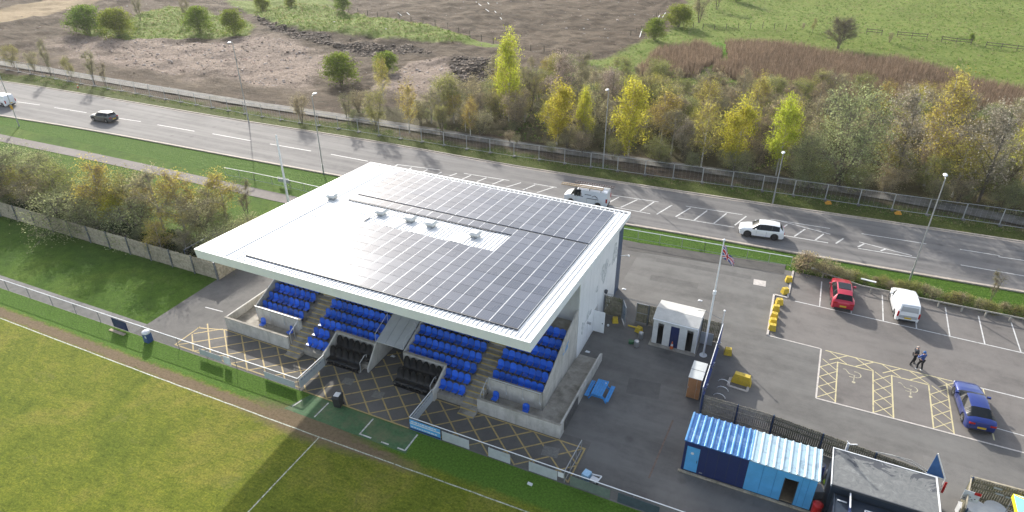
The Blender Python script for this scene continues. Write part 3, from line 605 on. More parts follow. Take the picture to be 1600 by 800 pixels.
# door in the side wall, standing open, lamp and grey mural patches
wr=[o for o in GS.children if o.name.startswith('side_wall')][0]
mb=MB(); mb.box(.05,.07,4.0,4.95,.05,2.2); mb.build('doorway',mat('doorway_grey',(.5,.5,.49),.6),wr)
mb=MB(); mb.box(.06,1.0,3.93,3.99,.1,2.15); mb.cm=1; mb.box(.8,.88,3.90,4.02,1.0,1.1); mb.build('side_door',[white_c,dark_m],GS)
mb=MB(); mb.lathe([(.0,-.1),(.16,-.1),(.2,.0),(.16,.12),(0,.14)],10,(.2,6.6,2.45),'x'); mb.build('wall_lamp',dark_m,GS)
mb=MB(); mb.box(.05,.3,2.1,2.25,2.05,2.15); mb.box(.28,.36,2.05,2.3,2.0,2.12); mb.build('wall_lamp',gal_m,GS)
mb=MB(); mb.tube([(.05,11.0,3.6),(.7,11.2,3.7)],.03,5); mb.lathe([(0,0),(.1,.02),(.08,.12),(0,.14)],8,(.75,11.2,3.6)); mb.build('wall_lamp',fascia_m,GS)
mur=paint_mat('mural_grey',(.40,.42,.42),.50,(.82,.83,.83),2.6)
for y,z,a,b in ((9.0,4.9,.75,.95),(6.1,4.75,.9,1.0),(7.7,4.5,.5,.12),(4.3,4.0,.3,.3),(2.4,2.7,.7,.35),(1.1,2.3,.35,.55)):
    mb=MB(); pts=[]
    for i in range(22): t=2*pi*i/22; r=1+.22*sin(3*t+y)+.12*sin(7*t); pts.append((y+a*r*cos(t),z+b*r*sin(t)))
    mb.side(pts,.051,.056); mb.build('painted_emblem',mur,wr)
# roof ----------------------------------------------------------
RZ=lambda v:8.28-.0665*v
RL,RR,RF,RB=-27.0,.35,-10.25,11.9
mb=MB(); mb.side([(RF,RZ(RF)-.08),(RF,RZ(RF)),(RB,RZ(RB)),(RB,RZ(RB)-.22),(8,RZ(8)-.3),(-6,RZ(-6)-.42)],RL+.05,RR-.05); roof=mb.build('roof',roof_m,GS)
mb=MB(); mb.side([(RF-.16,RZ(RF)+.03),(RF,RZ(RF)+.035),(RF,RZ(RF)-.75),(RF-.05,RZ(RF)-.78)],RL-.03,RR+.03); mb.build('front_fascia',fascia_m,roof)
for x0,x1 in ((RL-.03,RL+.06),(RR-.06,RR+.03)):
    mb=MB(); mb.side([(RF,RZ(RF)+.03),(RB,RZ(RB)+.03),(RB,RZ(RB)-.36),(RF,RZ(RF)-.74)],x0,x1); mb.build('side_fascia',fascia_m,roof)
mb=MB(); mb.side([(RF-.02,RZ(RF)-.70),(RB,RZ(RB)-.42),(RB,RZ(RB)-.38),(RF-.02,RZ(RF)-.66)],RL+.06,RR-.06); mb.build('soffit',white_c,roof)
mb=MB(); x=RL+.25
while x<RR-.2:
    mb.add([(x-.035,RF+.02,RZ(RF)-.002),(x+.035,RF+.02,RZ(RF)-.002),(x+.035,RB-.3,RZ(RB-.3)-.002),(x-.035,RB-.3,RZ(RB-.3)-.002),(x-.018,RF+.02,RZ(RF)+.055),(x+.018,RF+.02,RZ(RF)+.055),(x+.018,RB-.3,RZ(RB-.3)+.055),(x-.018,RB-.3,RZ(RB-.3)+.055)],[(4,5,6,7),(0,1,5,4),(1,2,6,5),(2,3,7,6),(3,0,4,7)]); x+=.333
mb.build('roof_ribs',roof_m,roof,kind='stuff')
mb=MB(); mb.side([(RB-.02,RZ(RB)+.05),(RB+.16,RZ(RB)+.05),(RB+.16,RZ(RB)-.2),(RB-.02,RZ(RB)-.2)],RL,RR); mb.build('rear_gutter',fascia_m,roof)
mb=MB(); x=RL+.4
while x<RR-.3: mb.box(x,x+.26,RB-.27,RB-.12,RZ(RB)-.01,RZ(RB)+.055); x+=.42
mb.build('eaves_slots',dark_m,roof,kind='stuff')
def flash(a,b,w,h,m=roof_m,n='flashing'):
    mb=MB(); mb.bar((a[0],a[1],RZ(a[1])+h/2),(b[0],b[1],RZ(b[1])+h/2),w,h); return mb.build(n,m,roof)
flash((-24.15,RF+.1),(-24.15,RB-.3),.10,.09,grey_sheet); flash((-26.9,7.6),(-24.2,7.6),.07,.07,grey_sheet)
flash((-22.85,RF+.765),(-.8,RF+.765),.05,.125,dark_m,'panel_rail')
# solar panels: landscape, two metres by one
cell=None
def cell_material():
    m,nt,bs=nodes_of('solar_cell'); tc=N(nt,'ShaderNodeTexCoord').outputs['Object']; sp=N(nt,'ShaderNodeSeparateXYZ'); nt.links.new(tc,sp.inputs[0])
    def line(src,per,w,off=0):
        a=N(nt,'ShaderNodeMath',operation='MULTIPLY_ADD'); nt.links.new(src,a.inputs[0]); a.inputs[1].default_value=1/per; a.inputs[2].default_value=50+off
        f=N(nt,'ShaderNodeMath',operation='FRACT'); nt.links.new(a.outputs[0],f.inputs[0]); l=N(nt,'ShaderNodeMath',operation='LESS_THAN'); nt.links.new(f.outputs[0],l.inputs[0]); l.inputs[1].default_value=w/per; return l.outputs[0]
    mx=N(nt,'ShaderNodeMath',operation='MAXIMUM'); nt.links.new(line(sp.outputs[0],.166,.007),mx.inputs[0]); nt.links.new(line(sp.outputs[1],.166,.007),mx.inputs[1])
    oi=N(nt,'ShaderNodeObjectInfo'); base=ramp(nt,oi.outputs['Random'],[(0,(.05,.066,.10)),(.6,(.064,.082,.12)),(1,(.08,.098,.138))]).outputs[0]
    nt.links.new(mixc(nt,mx.outputs[0],base,(.17,.185,.21)),bs.inputs['Base Color'])
    n=noise(nt,pos(nt),.5,5,.6); r=N(nt,'ShaderNodeMapRange'); nt.links.new(n.outputs[0],r.inputs[0]); r.inputs[3].default_value=.22; r.inputs[4].default_value=.30
    r2=N(nt,'ShaderNodeMath',operation='ADD'); o2=N(nt,'ShaderNodeMath',operation='MULTIPLY'); nt.links.new(oi.outputs['Random'],o2.inputs[0]); o2.inputs[1].default_value=.05; nt.links.new(r.outputs[0],r2.inputs[0]); nt.links.new(o2.outputs[0],r2.inputs[1])
    nt.links.new(r2.outputs[0],bs.inputs['Roughness']); bs.inputs['Specular IOR Level'].default_value=.13; return m
cellm=cell_material(); frame_m=mat('panel_frame',(.50,.52,.55),.45,.03,2)
duskm=cell_material(); duskm.name='solar_cell_dusty'; duskm.node_tree.nodes['Principled BSDF'].inputs['Specular IOR Level'].default_value=.10
PW,PD=1.985,1.112
pdark=mat('panel_edge_dark',(.10,.11,.125),.5,.05,2)
def panel_mesh(cm_):
    mb=MB(); mb.box(0,PW,0,PD,0,.05,2)
    for a,b in ((0,.028),(PW-.028,PW)): mb.box(a,b,.004,PD-.004,.045,.060,0)
    mb.box(PW/2-.02,PW/2+.02,.012,PD-.012,.045,.0585,0)
    for a,b in ((.034,PW/2-.026),(PW/2+.026,PW-.034)): mb.box(a,b,.014,PD-.014,.04,.0575,1)
    return mb.build('solar_panel',[frame_m,cm_,pdark],roof)
sp1=panel_mesh(cellm); sp2=panel_mesh(duskm)
tilt=math.atan(-.0665); used=[0,0]
def put_panel(c,v,dark=False):
    src=sp2 if dark else sp1; x=-22.8+c*1.995; i=1 if dark else 0
    if used[i]==0: o=src; used[i]=1
    else: o=share(src,'solar_panel',roof)
    o.location=(x,v,RZ(v)+.07); o.rotation_euler=(tilt,0,0); return o
rows=[-9.45+1.115*i for i in range(8)]
darks={(5,6),(8,4),(9,8)}
for r_,v in enumerate(rows):
    for c in range(11): put_panel(c,v,(c,r_) in {(6,7),(8,4),(10,6),(3,1)})
for c in (0,1): put_panel(c,rows[7]+1.115)
for v in [rows[7]+1.115*j for j in (1,2,3)]:
    for c in range(11):
        if c*1.995-22.8>-8.6: put_panel(c,v,(c==8 and abs(v-rows[7]-2.23)<.1))
for c in range(11): put_panel(c,rows[7]+1.115*4,False)
for j in range(6):
    for c in range(11): put_panel(c,4.18+1.165*j,(c,j) in {(2,2),(5,3),(9,4)}).scale=(1,1.045,1)
for a,b in (((-22.8,2.78),(-8.3,2.78)),((-22.6,3.98),(-.85,3.98)),((-18.9,-.5),(-18.9,.2))): flash(a,b,.07,.1,dark_m,'panel_rail')
# roof vents: square cowls on upstands
mb=MB(); mb.box(-.32,.32,-.32,.32,0,.30,0); mb.box(-.42,.42,-.42,.42,.30,.34,1); mb.box(-.34,.34,-.34,.34,.34,.46,2); mb.box(-.5,.5,-.5,.5,.46,.52,1)
mb.add([(-.5,-.5,.52),(.5,-.5,.52),(.5,.5,.52),(-.5,.5,.52),(-.3,-.3,.68),(.3,-.3,.68),(.3,.3,.68),(-.3,.3,.68)],[(0,1,5,4),(1,2,6,5),(2,3,7,6),(3,0,4,7),(4,5,6,7)],1)
vent=mb.build('roof_vent',[gal_m,mat('vent_cream',(.62,.62,.58),.5,.06,2),dark_m],roof)
for i,(x,y) in enumerate(((-24.24,2.69),(-18.4,1.76),(-15.52,1.77),(-13.5,1.68),(-9.4,1.62))):
    o=vent if i==0 else share(vent,'roof_vent',roof); o.location=(x,y-.3,RZ(y)-.02); o.scale=(.85,.85,.75)
# patches of bare skylight sheet between vents
for x in (-17.2,-14.6,-11.0): 
    mb=MB(); mb.side([(-.3,RZ(-.3)+.045),(1.4,RZ(1.4)+.045),(1.4,RZ(1.4)+.05),(-.3,RZ(-.3)+.05)],x,x+1.3); mb.build('rooflight',mat('rooflight_sheet',(.72,.74,.74),.3,.03,1),roof)
# loose chairs on the walkways
cm=thing('chair','blue plastic chair on the right walkway, nearest the yard wall corner','chair',(-.95,-7.75,.46),R(8),'single blue chairs on the stand walkways')
mb=MB(); vs=[];fs=[]
for y,z,w in back:
    for x,dy in ((-w,-.04),(-w*.5,0),(w*.5,0),(w,-.04)): vs.append((x,y+dy,z))
for i in range(4):
    for j in range(3): fs.append((i*4+j,i*4+j+1,i*4+j+5,i*4+j+4))
mb.add(vs,fs); mb.add([(x,y+.03,z) for x,y,z in vs],[tuple(reversed(f)) for f in fs]); mb.build('backrest',seat_m,cm)
mb=MB(); mb.box(-.21,.21,-.42,-.02,.38,.42); mb.build('seat_pan',seat_m,cm)
for x in (-.18,.18):
    for y in (-.38,-.02): 
        mb=MB(); mb.tube([(x,y,.38),(x*1.1,y*1.05,0)],.014,5); mb.build('leg',dark_m,cm)
dup(cm,(-3.4,-7.5,.46),R(-6),'blue plastic chair on the right walkway, beside the aisle steps')
dup(cm,(-24.9,-7.45,.46),R(5),'blue plastic chair on the left walkway, under the outer end of the railing')
dup(cm,(-22.0,-7.4,.46),R(-25),'blue plastic chair on the left walkway, turned towards the steps')
# ================================================================ VEHICLES
glass_m=mat('car_glass',(.012,.016,.02),.15,.05,1,spec=.22)
tyre_m=mat('tyre_rubber',(.02,.02,.02),.8,.1,6); rim_m=mat('alloy_rim',(.35,.36,.37),.3,.05,5,metal=.8); rimd_m=mat('dark_rim',(.06,.06,.065),.35,.1,5,metal=.6)
plate_y=mat('yellow_plate',(.62,.42,.03),.4,.05,5); plate_w=mat('white_plate',(.7,.7,.68),.4,.05,5); red_l=mat('red_lamp',(.35,.01,.012),.15,.1,9); head_l=mat('headlamp',(.6,.62,.64),.1,.05,9)
plastic_m=mat('black_plastic',(.025,.026,.028),.55,.1,6)
def car_paint(n,c,metal=.25): return mat(n,c,.28,.03,2,metal=metal,coat=.8)
STY={
'suv':dict(L=4.45,W=.92,wb=2.66,wr=.36,H=1.62,st=[(-.5,.32,.72,.78,.62,.55),(-.485,.26,.80,.88,.80,.70),(-.44,.22,.86,.97,.90,.80),(-.30,.20,.95,1.07,.97,.84),(-.225,.20,.99,1.10,.985,.82),(-.08,.20,1.01,1.555,1.0,.66),(.05,.20,1.02,1.62,1.0,.68),(.25,.20,1.04,1.60,1.0,.67),(.38,.20,1.06,1.52,.985,.64),(.455,.22,1.05,1.13,.96,.74),(.488,.28,.94,1.0,.90,.78),(.5,.36,.80,.86,.80,.66)],glass=(4,8),ws=4,rw=8),
'saloon':dict(L=4.85,W=.93,wb=2.85,wr=.34,H=1.44,st=[(-.5,.30,.60,.66,.60,.5),(-.485,.24,.68,.76,.80,.70),(-.43,.20,.76,.86,.91,.80),(-.28,.18,.86,.97,.97,.84),(-.2,.18,.90,1.0,.985,.82),(-.05,.18,.93,1.39,1.0,.62),(.06,.18,.94,1.44,1.0,.64),(.24,.18,.95,1.37,1.0,.63),(.40,.18,.98,1.10,.985,.70),(.46,.20,.98,1.04,.95,.78),(.49,.26,.90,.97,.88,.74),(.5,.34,.76,.82,.80,.66)],glass=(4,8),ws=4,rw=7),
'hatch':dict(L=4.1,W=.88,wb=2.52,wr=.33,H=1.5,st=[(-.5,.30,.66,.72,.60,.52),(-.48,.24,.76,.84,.80,.70),(-.43,.20,.83,.93,.91,.80),(-.31,.18,.92,1.02,.97,.84),(-.24,.18,.95,1.05,.985,.82),(-.09,.18,.97,1.46,1.0,.64),(.05,.18,.98,1.51,1.0,.67),(.25,.18,1.0,1.49,1.0,.66),(.39,.18,1.02,1.42,.985,.64),(.46,.20,1.0,1.08,.96,.74),(.49,.26,.90,.95,.90,.78),(.5,.34,.76,.80,.80,.66)],glass=(4,8),ws=4,rw=8),
'van':dict(L=4.45,W=.9,wb=2.75,wr=.33,H=1.82,st=[(-.5,.30,.74,.80,.62,.54),(-.48,.24,.84,.93,.80,.70),(-.42,.20,.92,1.05,.92,.80),(-.31,.18,1.02,1.14,.97,.82),(-.24,.18,1.06,1.2,.985,.80),(-.12,.18,1.08,1.76,1.0,.80),(.0,.18,1.08,1.82,1.0,.83),(.25,.18,1.08,1.83,1.0,.83),(.45,.18,1.08,1.80,1.0,.82),(.475,.20,1.06,1.70,.98,.80),(.49,.26,1.0,1.3,.95,.84),(.5,.34,.9,1.1,.90,.80)],glass=(4,5),ws=4,rw=-1),
'bigvan':dict(L=5.1,W=.97,wb=3.2,wr=.35,H=2.05,st=[(-.5,.32,.90,.98,.62,.54),(-.48,.26,1.0,1.08,.80,.70),(-.43,.22,1.10,1.2,.92,.80),(-.37,.20,1.18,1.28,.97,.82),(-.33,.20,1.22,1.34,.985,.80),(-.2,.20,1.25,1.98,1.0,.82),(-.1,.20,1.25,2.05,1.0,.86),(.2,.20,1.25,2.06,1.0,.86),(.47,.20,1.25,2.04,1.0,.86),(.49,.22,1.25,2.0,.99,.86),(.498,.28,1.2,1.8,.98,.88),(.5,.34,1.1,1.6,.96,.88)],glass=(4,6),ws=4,rw=-1)}
def build_car(name,label,cat,style,paint,loc,rz,rims=rim_m,group=None,text=None,rack=False,rails=False,greyback=None,plates=True):
    S=STY[style]; L,Wd=S['L'],S['W']; t=thing(name,label,cat,(loc[0],loc[1],0.012),rz,group)
    K=S['st']; xs=[k[0]*L for k in K]; wx=(-S['wb']/2-.04,S['wb']/2-.04); wr=S['wr']; ra=wr+.055
    allx=sorted(set(xs+[w+d*ra for w in wx for d in (-1.03,-.92,-.7,-.38,0,.38,.7,.92,1.03)]))
    allx=[x for i,x in enumerate(allx) if i==0 or x-allx[i-1]>.012 or x in xs]
    def at(x): return [float(np.interp(x,xs,[k[j] for k in K])) for j in range(1,6)]
    vs=[]; n=8
    for x in allx:
        zl,zb,zt,wb,wt=at(x); ar=0
        for w in wx:
            d=abs(x-w)
            if d<ra: ar=max(ar,math.sqrt(ra*ra-d*d)+wr)
        z2=max(zl,ar); w=wb*Wd
        ring=[(0,z2 if not ar else z2),(w*.80,z2),(w*.99,z2+.03),(w*1.0,z2+(zb-z2)*.45),(w*.985,zb-.05),(w*.955,zb),(wt*Wd,zt-.05),(wt*Wd*.72,zt)]
        if ar: ring[0]=(0,zl+.25)
        for (y,z) in ring: vs.append((x,y,z))
    m=len(allx)
    full=[]; # mirrored ring: indices 0..7 right then 7..0 left
    V=[]
    for i in range(m):
        r=vs[i*8:(i+1)*8]; V+=r+[(x,-y,z) for x,y,z in r[::-1]]
    bf=[];gl={'windscreen':[],'rear_window':[],'side_window':[]}
    def seg(x): 
        for q in range(len(xs)-1):
            if xs[q]-1e-6<=x<xs[q+1]-1e-6: return q
        return len(xs)-2
    for i in range(m-1):
        s=seg((allx[i]+allx[i+1])/2)
        for j in range(15):
            f=(i*16+j,i*16+j+1,(i+1)*16+j+1,(i+1)*16+j); jj=min(j,14-j)
            if s==S['ws'] and jj in (6,7): gl['windscreen'].append(f)
            elif s==S['rw'] and jj in (6,7): gl['rear_window'].append(f)
            elif jj==5 and S['glass'][0]<=s<=S['glass'][1]-1 and s!=-1: gl['side_window'].append(f)
            else: bf.append(f)
        bf.append((i*16+15,i*16,(i+1)*16,(i+1)*16+15))
    bf.append(tuple(range(16))); bf.append(tuple((m-1)*16+j for j in range(15,-1,-1)))
    mb=MB(); mb.add(V,bf); body=mb.build('body',paint,t,smooth=True)
    md=body.modifiers.new('bev','EDGE_SPLIT'); md.split_angle=R(38)
    for k,fsx in gl.items():
        if not fsx: continue
        if k=='side_window':
            for sgn in (1,-1):
                ff=[f for f in fsx if (V[f[0]][1]>0)==(sgn>0)]; us=sorted({i for f in ff for i in f}); mp={a:b for b,a in enumerate(us)}
                mb=MB(); mb.add([V[a] for a in us],[tuple(mp[a] for a in f) for f in ff]); mb.build('side_window',glass_m,t)
        else:
            us=sorted({i for f in fsx for i in f}); mp={a:b for b,a in enumerate(us)}
            mb=MB(); mb.add([V[a] for a in us],[tuple(mp[a] for a in f) for f in fsx]); mb.build(k,glass_m,t,smooth=True)
    # pillars over the side glass, sills, bumpers
    q0=S['glass'][0]
    for sg in (1,-1):
        for xx in ([0.04,.62] if S['glass'][1]-q0>2 else [.9]):
            x=xs[q0+1]+(xs[min(S['glass'][1],len(xs)-1)]-xs[q0+1])*xx; zl,zb,zt,wb,wt=at(x)
            mb=MB(); mb.bar((x,sg*wb*Wd*.957,zb-.01),(x+.06,sg*(wt*Wd+.004),zt-.06),.07,.012,up=(0,1,0)); mb.build('pillar',plastic_m if xx else paint,t)
        x=xs[q0]+.35; zl,zb,zt,wb,wt=at(x); mb=MB(); mb.box(x-.06,x+.08,sg*wb*Wd-.02 if sg>0 else sg*wb*Wd-.2,sg*wb*Wd+.2 if sg>0 else sg*wb*Wd+.02,zb+.0,zb+.14); mb.build('wing_mirror',paint,t)
        zl,zb,zt,wb,wt=at(0); mb=MB(); mb.box(wx[0]+ra,wx[1]-ra,min(sg*(wb*Wd-.03),sg*(wb*Wd+.012)),max(sg*(wb*Wd-.03),sg*(wb*Wd+.012)),zl-.02,zl+.12); mb.build('sill',plastic_m,t)
        # door seams and handles
        for x in ([-.12*L,.10*L] if style not in('bigvan',) else [-.2*L,.05*L,.25*L]):
            mb=MB(); mb.box(x-.006,x+.006,min(sg*(wb*Wd-.04),sg*(wb*Wd+.003)),max(sg*(wb*Wd-.04),sg*(wb*Wd+.003)),zl+.15,zb-.08); mb.build('door_seam',plastic_m,t)
        x=xs[1]; zl,zb,zt,wb,wt=at(x+.05); mb=MB(); mb.box(x-.04,x+.14,*sorted((sg*wb*Wd*.60,sg*(wb*Wd*1.0))),zb-.16,zb-.03); mb.build('headlight',head_l,t)
        x=xs[-2]; zl,zb,zt,wb,wt=at(x); 
        if style in('van','bigvan'): mb=MB(); mb.box(x-.12,x+.06,*sorted((sg*wb*Wd*.86,sg*(wb*Wd+.01))),zb-.35,zb+.12)
        else: mb=MB(); mb.box(x-.16,x+.05,*sorted((sg*wb*Wd*.55,sg*(wb*Wd+.0))),zb-.13,zb+.0)
        mb.build('tail_light',red_l,t)
    x=xs[-1]; zl,zb,zt,wb,wt=at(x)
    mb=MB(); mb.box(x-.12,x+.035,-Wd*.72,Wd*.72,zl-.1,zl+.06); mb.build('rear_bumper',plastic_m,t)
    mb=MB(); mb.box(xs[0]-.03,xs[0]+.12,-Wd*.62,Wd*.62,at(xs[0])[0]-.08,at(xs[0])[0]+.1); mb.build('front_bumper',plastic_m,t)
    if plates: mb=MB(); mb.box(x,x+.045,-.26,.26,zl+.18,zl+.31); mb.build('number_plate',plate_y,t)
    if plates: mb=MB(); mb.box(xs[0]-.045,xs[0],-.26,.26,zl+.08,zl+.2); mb.build('number_plate',plate_w,t)
    for w in wx:
        for sg in (1,-1):
            mb=MB(); y=sg*(Wd-.12); prof=[(wr-.12,-.1),(wr-.03,-.105),(wr,-.06),(wr,.06),(wr-.03,.105),(wr-.12,.1)]
            mb.lathe(prof,18,(w,y,wr),'y'); ty=mb.build('wheel',tyre_m,t,smooth=False)
            mb=MB(); y2=y+sg*.10; mb.lathe([(0,-.012),(wr-.11,-.012),(wr-.11,.004),(0,.012)],14,(w,y2,wr),'y',0)
            for k in range(5):
                a=2*pi*k/5; mb.bar((w,y2+sg*.012,wr),(w+(wr-.12)*cos(a),y2+sg*.012,wr+(wr-.12)*sin(a)),.07,.02,1,up=(0,1,0))
            mb.build('rim',[rimd_m,rims],ty)
    if rails:
        for sg in (1,-1): mb=MB(); z=at(0)[2]; mb.bar((xs[5]+.25,sg*Wd*.55,z+.03),(xs[8]-.1,sg*Wd*.54,z-.0),.035,.04); mb.build('roof_rail',gal_m,t)
    if greyback:
        mb=MB(); zt=at(xs[-3])[2]; mb.add([(x+.012,-.70,.55),(x+.012,.70,.55),(xs[-2]+.02,-.66,1.35),(xs[-2]+.02,.66,1.35),(xs[-3]-.02,-.60,1.745),(xs[-3]-.02,.60,1.745)],[(0,1,3,2),(2,3,5,4)]); mb.build('rear_door_panel',greyback,t)
    return t
A0=lambda a,b:(math.atan2(P(*b)[1]-P(*a)[1],P(*b)[0]-P(*a)[0]))
# nose points along -x of each car
wp=car_paint('white_car_paint',(.74,.75,.76),0); bp=car_paint('blue_car_paint',(.008,.03,.20),.35); rp=car_paint('red_car_paint',(.46,.006,.035),.35); gp_=car_paint('grey_car_paint',(.10,.105,.11),.5)
a=A0((1153,370),(1213,378)); c=P(1185,372)
build_car('parked_car' if 0 else 'car','white sport utility car with dark wheels driving left on the main road','car','suv',wp,(c[0]+.1,c[1]+.75),a,rimd_m)
a=A0((140,188),(172,193)); c=P(157,191)
build_car('car','dark grey car with a pale roof driving on the far left of the road','car','hatch',gp_,(c[0],c[1]+.8),a)
a=R(2); c=P(-4,166)
t=build_car('van','white van with side windows at the left edge of the photo on the road','van','van',wp,(c[0],c[1]+.9),a)
# parked cars stand tail towards the viewer
rc=build_car('car','red car parked tail out between white bay lines by the hedge','car','suv',rp,(18.78,17.85),R(-86),rim_m)
mb=MB(); mb.add([(-.15,-.52,1.612),(-.15,.52,1.612),(.95,-.50,1.612),(.95,.50,1.612),(-.15,-.52,1.635),(-.15,.52,1.635),(.95,-.50,1.632),(.95,.50,1.632)],[(4,6,7,5),(0,1,5,4),(2,6,7,3),(0,4,6,2),(1,3,7,5)]); mb.build('glass_roof',glass_m,rc)
build_car('van','small white van with grey rear doors parked beside the lamp post','van','van',wp,(23.75,18.25),R(-84),rim_m,greyback=mat('grey_door_paint',(.36,.37,.38),.35,.03,2,coat=.4))
build_car('car','dark blue saloon car parked beside the cream hatched bays','car','saloon',bp,(27.75,6.2),R(-84),rim_m)
# works van with ladders, lettered on its side
vl=build_car('van','white works van with ladders on its roof rack and black lettering','van','bigvan',wp,(-8.5,27.0),R(3),rimd_m,plates=False)
lad_m=mat('ladder_alloy',(.48,.36,.24),.45,.1,5,metal=.3); ink=mat('black_lettering',(.03,.03,.03),.5,.02,3)
for x in (-.7,.5,1.8):
    mb=MB(); mb.bar((x,-.85,2.18),(x,.85,2.18),.05); mb.bar((x,-.83,2.0),(x,-.83,2.18),.05); mb.bar((x,.83,2.0),(x,.83,2.18),.05); mb.build('roof_rack',plastic_m,vl)
Mt=Matrix.Translation((-.75,-.985,1.42))@Matrix.Rotation(R(90),4,'X'); text_part('L&L','lettering',.72,ink,vl,Mt)
mb=MB(); mb.bar((.0,-.985,1.55),(.75,-.985,1.55),.05,.05); mb.bar((.3,-.985,1.12),(1.6,-.985,1.12),.05,.05)
mb.tube([(.85,-.985,1.35),(1.15,-.985,1.55),(1.4,-.985,1.37)],.03,4); mb.tube([(1.15,-.985,1.55),(1.5,-.985,1.3)],.045,4); mb.build('roof_logo',ink,vl)
def ladder(name,label,L,y,z,x0,tone):
    t=thing(name,label,'ladder',(-8.5,27.0,0),R(3),'ladders on the van roof')
    mb=MB(); 
    for s in (-.2,.2): mb.bar((x0,y+s,z),(x0+L,y+s,z),.07,.12)
    mb.build('stile',tone,t)
    mb=MB(); k=x0+.2
    while k<x0+L: mb.bar((k,y-.2,z),(k,y+.2,z),.035); k+=.28
    mb.build('rungs',gal_m,t)
ladder('ladder','pale long ladder on the near side of the van roof rack',4.9,-.5,2.27,-2.9,lad_m)
ladder('ladder','darker ladder on the far side of the van roof rack, reaching further back',4.6,.45,2.30,-1.6,mat('ladder_dark',(.13,.10,.095),.5,.1,5,metal=.3))
# ================================================================ PEOPLE
skin=mat('skin',(.52,.30,.22),.55,.05,5); dkj=mat('dark_jacket',(.018,.024,.035),.8,.15,6); blj=mat('blue_jacket',(.02,.06,.22),.7,.12,6); trs=mat('black_trousers',(.014,.014,.016),.85,.1,6); whs=mat('white_shoe',(.65,.65,.63),.6,.05,5); dks=mat('dark_shoe',(.03,.03,.03),.6,.05,5)
def skinned(name,pts,edges,rad,m,parent,sub=1):
    me=bpy.data.meshes.new(name); me.from_pydata(pts,edges,[]); me.materials.append(m)
    o=bpy.data.objects.new(name,me); COL.objects.link(o); o.parent=parent
    md=o.modifiers.new('skin','SKIN'); md.use_smooth_shade=True
    sv=me.skin_vertices[0].data
    for i,r in enumerate(rad): sv[i].radius=(r if isinstance(r,tuple) else (r,r)); sv[i].use_root=(i==0)
    s=o.modifiers.new('sub','SUBSURF'); s.levels=sub; s.render_levels=sub; return o
